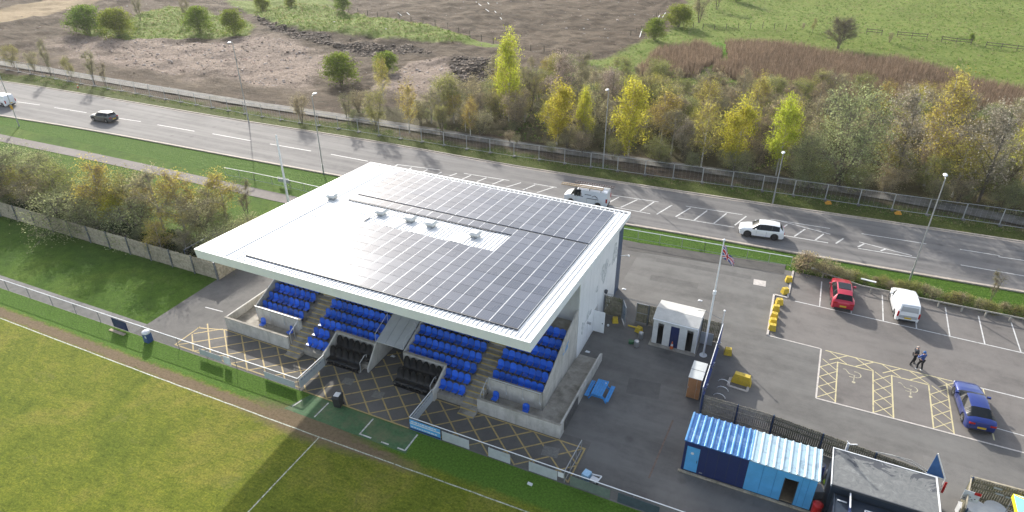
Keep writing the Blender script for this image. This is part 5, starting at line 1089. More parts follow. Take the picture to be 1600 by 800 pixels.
rubble('field_litter','small white scraps and stones scattered over the ploughed field',(1-gfield)*(dist>60)*(1-litter)*(1-reedf),500,84,.08,.22,[mat('scrap_white',(.5,.5,.48),.8,.1,3),st_m[0]])
mb=MB(); rr_=random.Random(9)
for (a,b) in (((622,24),(628,26)),((636,24),(640,26)),((744,9),(764,22)),((762,10),(784,30)),((1003,47),(999,63)),((1024,36),(1031,22)),((1029,38),(1040,18))):
    p,q=P(*a),P(*b); mb.bar((*p,ground_z(*p)+.12),(*q,ground_z(*q)+.12),.16,.08)
mb.build('plastic_sheeting',mat('white_sheeting',(.62,.62,.6),.6,.1,3)); tag(bpy.data.objects['plastic_sheeting'],'torn white sheeting and pipes lying on the bare ground','sheeting',kind='stuff')
# ================================================================ FENCES, YARD OBJECTS, STREET FURNITURE
wood_g=mat('weathered_wood',(.40,.35,.26),.9,.22,5,bmp=.4,dirt=(.12,.12,.07),dscale=1.2,damt=.6,objrand=.15)
wood_d=mat('dark_mossy_wood',(.21,.19,.13),.9,.25,5,bmp=.4,dirt=(.07,.09,.03),dscale=1.5,damt=.7,objrand=.2)
steel=mat('steel_post',(.17,.19,.21),.5,.1,3,metal=.4); rail_w=mat('white_rail',(.78,.79,.79),.4,.05,2); bluepost=mat('blue_steel_post',(.035,.06,.11),.5,.1,3)
netm=mesh_mat('rail_mesh',(.20,.21,.21),.22); net2=mesh_mat('fence_mesh',(.35,.36,.36),.05); sign_g=mat('pale_board',(.42,.45,.46),.6,.06,2,dirt=(.3,.32,.32),damt=.5); sky_b=mat('sky_blue_paint',(.09,.36,.66),.4,.06,1.5,dirt=(.06,.25,.5),damt=.4)
navy_p=mat('navy_paint',(.012,.025,.10),.45,.08,1.5); yell=mat('yellow_concrete',(.62,.44,.035),.6,.10,3,dirt=(.3,.24,.08),dscale=2,damt=.6); whitep=mat('white_plastic',(.66,.67,.68),.45,.06,3)
brown_d=mat('orange_brown_door',(.42,.20,.085),.6,.08,2); blue_t=mat('blue_stained_timber',(.04,.25,.60),.7,.12,4); redp=mat('red_paint',(.50,.015,.015),.45,.06,3); orange_m=mat('cone_orange',(.62,.13,.03),.5,.05,3)
# pitch rail -------------------------------------------------
def vr(u): return -12.05-.0125*max(0,-17-u)
def rail_run(root,pts,posts=True,h=1.08,railm=rail_w,sp=2.95,net=netm,postm=steel):
    for a,b in zip(pts[:-1],pts[1:]):
        a=Vector((*a,0)); b=Vector((*b,0)); L=(b-a).length; n=max(1,round(L/sp)); d=(b-a)/n
        mb=MB(); mb.tube([a+Vector((0,0,h)),b+Vector((0,0,h))],.032,6); mb.build('top_rail',railm,root)
        for i in range(n+1):
            p=a+d*i; mb=MB(); mb.tube([p,p+Vector((0,0,h))],.026,5); mb.build('post',postm,root)
        for i in range(n):
            p=a+d*i+d*.02; q=a+d*(i+1)-d*.02; mb=MB(); mb.add([(p.x,p.y,.03),(q.x,q.y,.03),(q.x,q.y,h-.04),(p.x,p.y,h-.04)],[(0,1,2,3)]); mb.build('mesh_panel',net,root)
rl=thing('pitch_rail','white topped mesh railing along the pitch, left of the technical area','railing',(0,0,0))
rail_run(rl,[(-75,vr(-75)),(-17.5,-12.05),(-17.5,-9.0)])
rr2=thing('pitch_rail','white topped mesh railing along the pitch, right of the technical area','railing',(0,0,0))
rail_run(rr2,[(-7.85,-8.9),(-7.85,-12.0),(4.4,-12.0),(5.2,-12.0),(22,-11.95)])
def board(root,u0,u1,v,m,z0=.12,z1=.95,name='advert_board',lab=None,th=.02):
    mb=MB(); mb.box(u0,u1,v-.06-th,v-.06,z0,z1); o=mb.build(name,m,root)
    if lab: o['label']=lab
    return o
ub=lambda x,y,z=.55:P(x,y,z)[0]
n_=board(rl,ub(177,502),ub(197,512),vr(-36),navy_p,.1,1.0,lab='dark blue board hanging from the railing')
mb=MB(); mb.box(ub(177,502),ub(197,512),vr(-36)-.6,vr(-36)-.35,.0,.06); mb.build('plank',mat('pale_plank',(.42,.34,.24),.8),n_)
board(rl,ub(319,543),ub(352,556),-12.15,sign_g,.25,.8); board(rl,ub(352,560),ub(361,565),-12.15,whitep,.2,.95); board(rl,ub(412,583),ub(460,600),-12.06,sign_g,.1,.72)
o=board(rr2,-7.8,ub(693,672),-12.02,sky_b,.05,.98,lab='sky blue and white advert board'); 
mb=MB(); rb=random.Random(2); x=-7.7
for z_,hh in ((.83,.1),(.36,.09)):
    x=-7.7
    while x<ub(693,672)-.3: w=rb.uniform(.08,.25); mb.box(x,x+w,-12.112,-12.101,z_-hh/2,z_+hh/2); x+=w+.05
mb.build('pale_lettering',whitep,o); mb=MB(); mb.box(-7.8,ub(693,672),-12.109,-12.101,.08,.22); mb.build('stripe',navy_p,o)
mb=MB(); mb.box(-7.8,ub(693,672),-12.109,-12.101,.62,.70); mb.build('stripe',whitep,o)
for a,b,m in ((697,739,sign_g),(769,803,sign_g),(832,876,sign_g),(877,886,whitep),(896,958,mat('green_net',(.13,.17,.14),.8)),(970,1034,mat('slate_board',(.055,.08,.10),.6))):
    y=670+(a-693)*.34; board(rr2,ub(a,y),ub(b,y+ (b-a)*.34),-12.02,m,.1 if m is not whitep else .5,.92)
for root,u,ya,yb,s in ((rl,-17.5,-12.0,-9.1,1),(rr2,-7.85,-12.0,-9.0,-1)):
    mb=MB(); mb.box(u+.04,u+.06,ya,yb,.12,.95); bb=mb.build('advert_board',sign_g,root)
    mb=MB(); y=ya+.2
    while y<yb-.3: w=rb.uniform(.1,.35); mb.box(u+.061,u+.066,y,y+w,.72,.80); mb.box(u+.034,u+.039,y,y+w,.72,.80); y+=w+.12
    mb.build('faded_lettering',mat('faded_ink',(.2,.22,.28),.7),bb)
gt=thing('field_gate','open steel gate leaf standing across the end of the yellow hatching','gate',(3.55,-12.0,0),R(88))
mb=MB(); mb.tube([(0,0,1.1),(2.9,0,1.1)],.03,6); mb.tube([(0,0,.15),(2.9,0,.15)],.025,6); mb.build('rail',gal_m,gt)
for x in (0,.97,1.93,2.9): mb=MB(); mb.tube([(x,0,.05),(x,0,1.1)],.025,5); mb.build('upright',gal_m,gt)
mb=MB(); mb.add([(0,0,.15),(2.9,0,.15),(2.9,0,1.1),(0,0,1.1)],[(0,1,2,3)]); mb.build('mesh_panel',netm,gt)
# boarded fences ---------------------------------------------
def boarded(root,a,b,h,m,postm,sp=2.9,front=-1,bw=.13,rails=True,postw=.09,z0=0):
    a=Vector(a); b=Vector(b); L=(b-a).length; n=max(1,round(L/sp)); d=(b-a)/L; ang=math.atan2(d.y,d.x); w=L/n; meshes=[]
    for k in range(min(n,3)):
        rr=random.Random(k+int(L)); mb=MB(); x=.02
        while x<w-.05: mb.box(x,min(x+bw-.025,w-.01),-.012+rr.uniform(-.008,.008),.012,.04,h-rr.uniform(0,.05)); x+=bw
        if rails:
            for zr in (.35,h*.62,h-.25): mb.box(0,w,*( (-.07,-.014) if front<0 else (.014,.07)),zr-.045,zr+.045)
        meshes.append(mb)
    objs=[mm.build('fence_panel',m,root) for mm in meshes]
    for i in range(n):
        p=a+d*w*i; o=objs[i] if i<len(objs) else share(objs[i%len(objs)],'fence_panel',root); o.location=(p.x,p.y,z0); o.rotation_euler=(0,0,ang)
    mb=MB(); y=front*.10; mb.box(-postw/2,postw/2,y-postw/2,y+postw/2,0,h+.08); po=mb.build('fence_post',postm,root)
    for i in range(n+1):
        p=a+d*w*i; o=po if i==0 else share(po,'fence_post',root); o.location=(p.x,p.y,z0); o.rotation_euler=(0,0,ang)
lf=thing('wooden_fence','long weathered wooden fence between the lawn and the scrub, left of the stand','fence')
boarded(lf,(-110,-3.3),(-34.6,-3.05),1.9,wood_g,steel,2.95); boarded(lf,(-34.5,-3.05),(-34.5,2.5),1.9,wood_g,steel,2.8,1)
yf=thing('wooden_fence','boarded yard fence from the stand wall to the white kiosk','fence')
boarded(yf,(.12,6.75),(1.75,6.75),2.0,wood_d,steel,1.65); boarded(yf,(4.0,6.75),(4.85,6.75),2.0,wood_d,steel,.9); boarded(yf,(8.4,6.75),(9.9,6.75),2.0,wood_d,steel,1.5)
mb=MB(); mb.tube([(.1,6.75,2.1),(4.9,6.75,2.12),(8.4,6.75,2.75),(9.95,6.75,2.3)],.02,4); mb.tube([(.1,6.75,2.2),(4.9,6.75,2.22)],.012,4); mb.build('wire',steel,yf)
g1=thing('yard_gate','grey framed wooden gate leaf in the boarded yard fence','gate',(2.95,6.7,0))
mb=MB(); 
for q in (((0,0,.08),(0,0,2.0)),((1,0,.08),(1,0,2.0)),((0,0,.1),(1,0,.1)),((0,0,1.98),(1,0,1.98)),((0,0,1.05),(1,0,1.05))): mb.bar(q[0],q[1],.06)
mb.build('gate_frame',gal_m,g1)
for i in range(8): mb=MB(); mb.box(.03+i*.12,.14+i*.12,.03,.05,.1,1.95); mb.build('board',wood_d,g1)
g2=thing('yard_gate','gate leaf standing open edge on, hung with a blue grey banner','gate',(1.78,6.62,0),R(-62))
mb=MB(); 
for q in (((0,0,.08),(0,0,2.0)),((1.1,0,.08),(1.1,0,2.0)),((0,0,.1),(1.1,0,.1)),((0,0,1.98),(1.1,0,1.98))): mb.bar(q[0],q[1],.06)
mb.build('gate_frame',gal_m,g2); mb=MB(); mb.box(0,1.1,.02,.05,.35,1.9); mb.build('banner',paint_mat('blue_white_banner',(.13,.2,.30),.52,(.5,.54,.58),1.6),g2)
wf=thing('wooden_fence','boarded fence with blue posts running behind the blue container','fence')
boarded(wf,(10.2,-2.15),(14.9,-2.2),1.8,wood_g,bluepost,2.9,-1); boarded(wf,(14.9,-2.2),(24.3,-3.35),1.75,wood_d,bluepost,2.9,-1); boarded(wf,(24.3,-3.35),(24.35,-4.6),1.75,wood_d,bluepost,1.3,-1)
bf_=thing('wooden_fence','mossy brown boarded fence around the round white tables','fence')
boarded(bf_,(26.35,-2.8),(36,-2.5),1.8,wood_d,bluepost,2.9,-1); boarded(bf_,(26.35,-2.8),(25.75,-5.6),1.8,wood_d,bluepost,2.8,1)
mb=MB(); mb.bar((26.3,-2.8,1.86),(36,-2.5,1.86),.10,.03); mb.bar((26.35,-2.8,1.86),(25.75,-5.6,1.86),.08,.03); mb.build('capping',wood_g,bf_)
# banner fence
bn=thing('banner_fence','tall fence hung with blue and white banners beside the flagpole','fence')
for i in range(4):
    y=-2.2+i*2.73; mb=MB(); mb.tube([(10.05,y,0),(10.05,y,2.5)],.04,6); mb.build('post',gal_m,bn)
for zz2 in (1.3,2.42): mb=MB(); mb.tube([(10.05,-2.2,zz2),(10.05,6.0,zz2)],.03,6); mb.build('rail',rail_w,bn)
bm=[paint_mat('banner_blue',(.012,.04,.22),.62,(.35,.4,.5),1.2),whitep]
for i in range(3):
    y=-2.15+i*2.73; mb=MB(); mb.box(10.08,10.10,y,y+2.63,.1,2.38,0)
    for k in range(3): mb.bar((10.104,y+.2+.8*k,2.2-.5*k),(10.104,y+.9+.8*k,1.4-.3*k),.012,.22,1,up=(1,0,0)); mb.bar((10.076,y+.2+.8*k,2.2-.5*k),(10.076,y+.9+.8*k,1.4-.3*k),.012,.22,1,up=(1,0,0))
    mb.build('banner',bm,bn)
# far mesh fence -----------------------------------------------
ff=thing('mesh_fence','long galvanised mesh panel fence along the far side of the road','fence')
fpn=[(-150,35.4),(-129,36.0),(-64.6,35.0),(-22.3,36.5),(10,38.9),(36,40.6),(62,42.2)]
def fv(u): return float(np.interp(u,[p[0] for p in fpn],[p[1] for p in fpn]))
mb=MB(); w=3.45
for q in (((0,0,.12),(w,0,.12)),((0,0,2.0),(w,0,2.0)),((0,0,.05),(0,0,2.0)),((w,0,.05),(w,0,2.0))): mb.tube(q,.024,5)
for i in range(1,7): mb.tube([(w*i/7,0,.12),(w*i/7,0,2.0)],.004,3,cap=False)
mb.box(-.12,.2,-.32,.32,0,.14,1); mb.cm=2; mb.add([(0,0,.12),(w,0,.12),(w,0,2),(0,0,2)],[(0,1,2,3)]); u=-148
fo=mb.build('fence_panel',[mat('bright_galvanised',(.48,.49,.49),.4,.06,3,metal=.2),mat('fence_foot',(.14,.14,.13),.9),net2],ff); k=0
while u<60:
    o=fo if k==0 else share(fo,'fence_panel',ff); o.location=(u,fv(u),ground_z(u,fv(u))); o.rotation_euler=(0,0,math.atan2(fv(u+w)-fv(u),w)+random.uniform(-.012,.012)); u+=3.5; k+=1
for i,(x,y) in enumerate(((1294,318),(1403,334))):
    p=P(x,y); mb=MB(); mb.box(-.32,.32,-.2,.2,0,.16); mb.box(-.2,.2,-.12,.12,.16,.34); tag(mb.build('fence_block',mat('orange_block',(.65,.32,.04),.6),None,(p[0],p[1],ground_z(*p)),R(20)),('orange block at the foot of the mesh fence, left one','orange block at the foot of the mesh fence, the one nearer the right lamp post')[i],'block')
# near roadside railing, footpath railing, timber knee rail
def open_rail(root,pts,h,sp,m,pk=0):
    for a,b in zip(pts[:-1],pts[1:]):
        a=Vector((*a,0)); b=Vector((*b,0)); n=max(1,round((b-a).length/sp)); d=(b-a)/n
        mb=MB(); mb.tube([a+Vector((0,0,h)),b+Vector((0,0,h))],.035,6); mb.build('top_rail',m,root); mb=MB(); mb.tube([a+Vector((0,0,.15)),b+Vector((0,0,.15))],.02,4); mb.build('bottom_rail',gal_m,root)
        for i in range(n+1): p=a+d*i; mb=MB(); mb.tube([p,p+Vector((0,0,h))],.028,5); mb.build('post',gal_m,root)
        if pk: mb=MB(); mb.add([(a.x,a.y,.15),(b.x,b.y,.15),(b.x,b.y,h),(a.x,a.y,h)],[(0,1,2,3)]); mb.build('mesh_panel',net2,root)
nr=thing('roadside_railing','white topped metal railing on the grass verge behind the car park','railing'); open_rail(nr,[(-3,20.75),(6,21.3),(14.2,21.85)],1.1,2.2,rail_w,1)
pr=thing('footpath_railing','metal railing with white top rails beside the footpath behind the stand','railing')
q=[P(350,262,1.1),P(395,270,1.1),P(452,282,1.1),P(520,297,1.1),(-22,16)]; open_rail(pr,q[:4],1.1,2.3,mat('dull_rail',(.42,.43,.43),.5,.1,2),1)
mb=MB(); p0,p1=P(434,279,.8),P(452,283,.8); mb.bar((*p0,.75),(*p1,.75),.03,.6); mb.build('board',sign_g,pr)
kr=thing('timber_rail','low grey timber post and rail in the car park hedge','fence')
pts=[P(1268,420,.55),P(1345,446,.55),P(1450,468,.55),P(1600,498,.55),P(1760,530,.55)]
for a,b in zip(pts[:-1],pts[1:]):
    mb=MB(); mb.bar((*a,.55),(*b,.55),.07,.12); mb.build('rail',mat('grey_timber',(.33,.31,.27),.85,.15,3),kr); n=int(math.dist(a,b)/1.7)
    for i in range(n): t=(i+.5)/n; x=a[0]+(b[0]-a[0])*t; y=a[1]+(b[1]-a[1])*t; mb=MB(); mb.box(x-.06,x+.06,y-.06,y+.06,0,.58); mb.build('post',mat('grey_timber',(.33,.31,.27)),kr)
for (x,y,x2,y2) in ((1268,419,1281,423),(1345,436,1369,442)):
    mb=MB(); p0,p1=P(x,y,.6),P(x2,y2,.6); mb.bar((*p0,.66),(*p1,.66),.2,.06); mb.build('white_board',rail_w,kr)
def field_fence(label,px,sp,h=1.2,rails=True):
    t=thing('field_fence',label,'fence'); m=mat('dark_timber',(.13,.11,.08),.9,.2,4); pt=[P(*q) for q in px]
    for a,b in zip(pt[:-1],pt[1:]):
        n=max(1,round(math.dist(a,b)/sp)); pr_=None
        for i in range(n):
            x=a[0]+(b[0]-a[0])*i/n; y=a[1]+(b[1]-a[1])*i/n; z=ground_z(x,y); mb=MB(); mb.box(x-.06,x+.06,y-.06,y+.06,z-.1,z+h); mb.build('post',m,t)
            if pr_ and rails:
                for hh in (.5,1.0): mb=MB(); mb.bar((*pr_[:2],pr_[2]+hh),(x,y,z+hh),.04,.12); mb.build('rail',m,t)
            pr_=(x,y,z)
    return t
field_fence('post and wire fence across the green field above the reeds',[(1068,42),(1098,45),(1190,51),(1245,54)],2.6,1.3,False); field_fence('timber post and rail fence crossing the green field at right',[(1352,58),(1400,62),(1470,67),(1540,73),(1640,82)],2.6)
field_fence('thin line of posts along the edge of the ploughed ground',[(545,18),(590,28),(700,48),(790,70),(850,86),(905,92)],4.0,1.3,False)
field_fence('wire fence posts by the green mound at the top of the photo',[(985,60),(1010,45),(1045,0)],4.0,1.2,False)
# street lamps -------------------------------------------------
def lamp(label,bx,by,ty,side,sign=None):
    b=P(bx,by); h=height_at(b,ty); z=ground_z(*b) if b[1]>16.4 else -.03; t=thing('street_lamp',label,'street lamp',(b[0],b[1],z),0,'street lamps along the main road')
    mb=MB(); mb.tube([(0,0,0),(0,0,1.3)],.09,8); mb.build('base',gal_m,t); mb=MB(); mb.tube([(0,0,1.3),(0,0,h*.6),(0,0,h-.12)],[.065,.055,.045],8); mb.tube([(0,0,h-.15),(0,side*.35,h-.05)],.035,6); mb.build('column',gal_m,t)
    mb=MB(); mb.lathe([(0,-.03),(.16,-.02),(.2,.03),(.14,.10),(0,.12)],10,(0,0,0)); o=mb.build('lamp_head',whitep,t); o.location=(0,side*.55,h-.03); o.scale=(1,2.0,1)
    if sign: mb=MB(); mb.box(-.3,.3,-.09,-.07,2.6,3.2); mb.build('sign_plate',mat('sign_orange',(.65,.33,.02),.5),t)
lamp('street lamp with a small yellow sign on its column, at the left edge',30,197,92,1,True); lamp('street lamp on the far verge before the brown soil, left of centre',389,192,65,-1)
lamp('street lamp on the near verge just left of the stand roof',506,272,148,1); lamp('street lamp on the far verge in the middle, before the yellow birches',942,263,138,-1); lamp('street lamp on the near verge at right, beside the small white van',1421,438,277,1)
lamp('street lamp mostly hidden among the trees of the wood',1207,318,236,-1)
wpz=thing('white_pole','plain white pole standing behind the left of the stand','pole',(*P(452,322),-.03)); mb=MB(); hp=height_at(P(452,322),212); mb.tube([(0,0,0),(0,0,hp)],[.14,.09],8); mb.build('shaft',rail_w,wpz); mb=MB(); mb.lathe([(0,0),(.09,.02),(.09,.1),(0,.14)],8,(0,0,hp)); mb.build('cap',rail_w,wpz)
# flagpole and flag
fl=thing('flagpole','tall white flagpole on a round base in the yard','flagpole',(9.1,4.6,0)); mb=MB(); mb.tube([(0,0,.06),(0,0,5.9),(0,0,6.2),(0,0,10.45)],[.085,.075,.055,.045],10); mb.build('shaft',rail_w,fl)
mb=MB(); mb.lathe([(0,0),(.3,0),(.3,.05),(.12,.07),(.12,.2),(0,.2)],14); mb.build('base',rail_w,fl); mb=MB(); mb.lathe([(0,0),(.1,.03),(.11,.09),(.06,.15),(0,.17)],10,(0,0,10.45)); mb.build('finial',rail_w,fl); mb=MB(); mb.lathe([(0,0),(.13,0),(.13,.3),(0,.3)],10,(0,0,5.85)); mb.bar((0,0,5.95),(0,-.25,5.95),.04); mb.build('collar',rail_w,fl)
fg=thing('union_flag','red, white and blue Union Flag hanging limp from the flagpole','flag',(9.1,4.6,10.2))
def flag_mat():
    m,nt,bs=nodes_of('union_flag_cloth'); a=N(nt,'ShaderNodeUVMap'); sp=N(nt,'ShaderNodeSeparateXYZ'); nt.links.new(a.outputs[0],sp.inputs[0])
    def f(op,x,y=0):
        k=N(nt,'ShaderNodeMath',operation=op)
        for i,q in enumerate((x,y)):
            if isinstance(q,(int,float)): k.inputs[i].default_value=q
            else: nt.links.new(q,k.inputs[i])
        return k.outputs[0]
    X=f('MULTIPLY',f('SUBTRACT',sp.outputs[0],.5),2); Y=f('SUBTRACT',sp.outputs[1],.5)    # X -1..1, Y -.5..5
    d1=f('ABSOLUTE',f('SUBTRACT',f('MULTIPLY',X,.5),Y)); d2=f('ABSOLUTE',f('ADD',f('MULTIPLY',X,.5),Y)); d=f('MINIMUM',d1,d2); ax=f('ABSOLUTE',X); ay=f('ABSOLUTE',Y); c=f('MINIMUM',ax,ay)
    col=mixc(nt,f('LESS_THAN',d,.11),(.012,.03,.22),(.75,.75,.75)); col=mixc(nt,f('LESS_THAN',d,.038),col,(.5,.01,.03)); col=mixc(nt,f('LESS_THAN',c,.17),col,(.75,.75,.75)); col=mixc(nt,f('LESS_THAN',c,.10),col,(.5,.01,.03))
    nt.links.new(col,bs.inputs['Base Color']); bs.inputs['Roughness'].default_value=.8; return m
nx,ny=24,12; vs=[];uv=[]
for j in range(ny+1):
    for i in range(nx+1):
        s=i/nx; t=j/ny; drop=s**1.0*1.25; x=s*1.15+.06*sin(s*9); y=-.35*s+.14*sin(s*11+t*2)*s; zf=-t*(1.2-.75*s)-drop+.05*sin(s*8+t*3); vs.append((x,y,zf)); uv.append((s,1-t))
me=bpy.data.meshes.new('cloth'); F=[(j*(nx+1)+i,j*(nx+1)+i+1,(j+1)*(nx+1)+i+1,(j+1)*(nx+1)+i) for j in range(ny) for i in range(nx)]; me.from_pydata(vs,[],F); ul=me.uv_layers.new(name='UVMap')
for l in me.loops: ul.data[l.index].uv=uv[l.vertex_index]
me.materials.append(flag_mat()); me.polygons.foreach_set('use_smooth',[True]*len(F)); o=bpy.data.objects.new('cloth',me); COL.objects.link(o); o.parent=fg; o.scale=(.85,.85,.85)
mb=MB(); mb.tube([(0,0,.15),(0,0,-1.4)],.012,4); mb.build('halyard',rail_w,fg)
sp_=thing('white_pole','short thin white pole rising from the corner of the banner fence','pole',(9.95,6.5,0)); mb=MB(); mb.tube([(0,0,0),(0,0,3.3)],.035,6); mb.build('shaft',rail_w,sp_); mb=MB(); mb.lathe([(0,0),(.09,.03),(.09,.1),(0,.14)],8,(0,0,3.3)); mb.build('lamp_head',rail_w,sp_)
# kiosk ---------------------------------------------------------
kb=thing('kiosk','small white kiosk with a pitched roof, a blue door and two dark openings','kiosk',(4.9,4.45,0))
KW,KD,KH=3.5,2.6,2.5; wpan=mat('kiosk_white',(.62,.62,.60),.6,.06,2,dirt=(.42,.42,.38),dscale=1.2,damt=.5)
def kbx(n,x0,x1,y0,y1,z0,z1,m): mb=MB(); mb.box(x0,x1,y0,y1,z0,z1); return mb.build(n,m,kb)
for x0,x1 in ((0,.4),(.85,1.42),(2.12,2.72),(3.22,3.5)): kbx('front_wall',x0,x1,0,.1,.08,2.5,wpan)
kbx('front_wall',.4,.85,0,.1,2.12,2.5,wpan); kbx('front_wall',1.42,2.12,0,.1,2.12,2.5,wpan); kbx('front_wall',2.72,3.22,0,.1,2.12,2.5,wpan)
kbx('door',1.44,2.10,.03,.08,.08,2.08,navy_p); kbx('side_wall',0,.08,.1,KD,.08,2.5,wpan); kbx('side_wall',3.42,3.5,.1,KD,.08,2.5,wpan); kbx('rear_wall',.08,3.42,KD-.08,KD,.08,2.5,wpan); kbx('partition',1.2,1.25,.1,KD-.1,.08,2.2,dark_m); kbx('partition',2.4,2.45,.1,KD-.1,.08,2.2,dark_m); kbx('inner_floor',.08,3.42,.1,KD-.1,.07,.09,dark_m)
kbx('slab',-.15,3.65,-.35,KD+.1,.0,.07,conc)
mb=MB(); mb.side([(-.08,2.48),(1.0,2.84),(KD+.1,2.5),(KD+.1,2.58),(1.0,2.93),(-.08,2.56)],-.06,3.56); mb.build('roof',mat('kiosk_roof_felt',(.52,.51,.48),.7,.08,1.5,dirt=(.36,.36,.33),damt=.5),kb)
mb=MB(); mb.tube([(-.06,-.12,2.5),(3.56,-.12,2.47)],.05,6); mb.build('gutter',rail_w,kb); mb=MB(); mb.tube([(3.54,-.1,2.45),(3.54,-.06,.1)],.035,6); mb.build('downpipe',rail_w,kb)
for x in (.42,3.22): pass
cone=thing('traffic_cone','orange and white traffic cone before the blue door of the kiosk','traffic cone',(*P(1049,545),0)); mb=MB(); mb.box(-.2,.2,-.2,.2,0,.04); mb.build('base',dark_m,cone); mb=MB(); mb.lathe([(.15,.04),(.03,.72),(0,.73)],12); mb.build('body',orange_m,cone); mb=MB(); mb.lathe([(.104,.33),(.070,.52)],12); mb.build('white_band',whitep,cone)
c2=dup(cone,(*P(122,137),ground_z(*P(122,137))),0,'orange and white traffic cone on the far verge above the grey car')
kg=thing('beer_keg','steel keg lying beside the yellow gate block, with a pale end','keg',(*P(1001,528),0),R(20)); mb=MB(); mb.lathe([(0,0),(.17,.0),(.2,.04),(.19,.1),(.205,.2),(.205,.36),(.19,.46),(.2,.52),(.17,.56),(0,.5)],16,(0,0,.0)); mb.build('barrel',mat('keg_steel',(.5,.51,.52),.35,.08,5,metal=.8),kg,smooth=False)
k2=dup(kg,(*P(994,541),0),R(60),'steel keg nearer the viewer, next to a green crate'); 
mb=MB(); mb.box(-.2,.2,-.15,.15,0,.25); mb.box(-.17,.17,-.12,.12,.2,.255); tag(mb.build('crate',mat('green_crate',(.03,.12,.05),.6),None,(*P(986,536),0),R(15)),'small dark green crate beside the two kegs','crate')
def yblock(label,x,y,sx=.6,sy=.45,h=.5,rz=0,grp='yellow concrete blocks'):
    t=thing('concrete_block',label,'block',(*P(x,y),0),rz,grp); mb=MB(); mb.add([(-sx/2,-sy/2,0),(sx/2,-sy/2,0),(sx/2,sy/2,0),(-sx/2,sy/2,0),(-sx*.38,-sy*.36,h),(sx*.38,-sy*.36,h),(sx*.38,sy*.36,h),(-sx*.38,sy*.36,h)],[(0,3,2,1),(4,5,6,7),(0,1,5,4),(1,2,6,5),(2,3,7,6),(3,0,4,7)]); mb.build('block',yell,t); mb=MB(); mb.tube([(-.08,0,h-.01),(-.08,0,h+.05),(.08,0,h+.05),(.08,0,h-.01)],.012,4); mb.build('lifting_loop',dark_m,t)
for lab,x,y,r in (('yellow block nearest the hedge, inside the corner of the edging',1232,440,10),('yellow block second from the hedge, tilted towards the edging corner',1226,458,35),('yellow block on the bay side, first below the edging step',1217,475,20),('yellow block on the bay side, second below the edging step',1212,485,5),('yellow block in the middle of the bay side row',1209,497,-8),('yellow block fourth in the bay side row',1207,506,12),('pale topped yellow block at the lower end of the bay side row',1206,515,0),('lone yellow block beside the banner fence, in sunlight',1137,553,8)): yblock(lab,x,y,.62,.5,.55,R(r))
yblock('wide yellow concrete barrier in the shade by the bicycle hoops',1158,598,1.45,.55,.8,R(-4),None)
yblock('yellow block holding the open gate leaf beside the stand wall',961,503,.5,.5,.45,R(25),'yellow gate weights'); yblock('yellow block at the foot of the closed gate leaf',998,518,.55,.5,.45,R(-20),'yellow gate weights')
mb=MB(); mb.bar((*P(981,510),.12),(*P(995,514),.12),.1,.1); tag(mb.build('yellow_bar',yell),'yellow bar lying at the foot of the closed gate','bar')
fr=P(1154,601); mb=MB(); 
for a,b in (((-.7,-.5),(.7,-.5)),((.7,-.5),(.7,.5)),((.7,.5),(-.7,.5)),((-.7,.5),(-.7,-.5))): mb.bar((*a,.03),(*b,.03),.18,.05)
mb.build('drain_surround',edge_m,cp,(fr[0],fr[1],0),R(-3))
for i,(x,y) in enumerate(((1131,598),(1129,609),(1124,620))):
    p=P(x,y); mb=MB(); mb.tube([(-.42,0,0),(-.36,0,.14),(-.2,0,.26),(.0,0,.30),(.2,0,.26),(.36,0,.14),(.42,0,0)],.03,6); tag(mb.build('bicycle_hoop',rail_w,None,(p[0],p[1],0),R(-4)),'white bicycle hoop in the shade, '+('nearest the yellow barrier','middle one of three','nearest the boarded fence')[i],'bicycle hoop','bicycle hoops')
# cabinet
cb=thing('cabinet','tall cabinet with orange brown doors and pale top against the banner fence','cabinet',(8.85,-.85,0)); 
mb=MB(); mb.box(0,.95,.0,2.0,.05,1.9); mb.build('carcass',mat('cabinet_pale',(.50,.50,.46),.6,.05,2),cb); mb=MB(); mb.box(-.03,.98,-.03,2.03,1.9,1.94); mb.build('top_panel',mat('cabinet_top',(.52,.54,.52),.5,.05,2),cb); mb=MB(); mb.box(-.032,.982,.96,.99,1.938,1.95); mb.build('joint',dark_m,cb)
for x0,x1 in ((.02,.62),(.64,.93)): mb=MB(); mb.box(x0,x1,-.03,-.002,.08,1.88); d_=mb.build('door',brown_d,cb); mb=MB(); mb.box(x0+.04,x0+.07,-.05,-.03,.95,1.1); mb.build('handle',gal_m,d_)
mb=MB(); mb.box(-.5,.5,-.03,.03,.0,1.15); tag(mb.build('leaning_board',sign_g,None,(9.0,6.1,.02),0),'pale grey board leaning on the fence behind the flagpole','board')
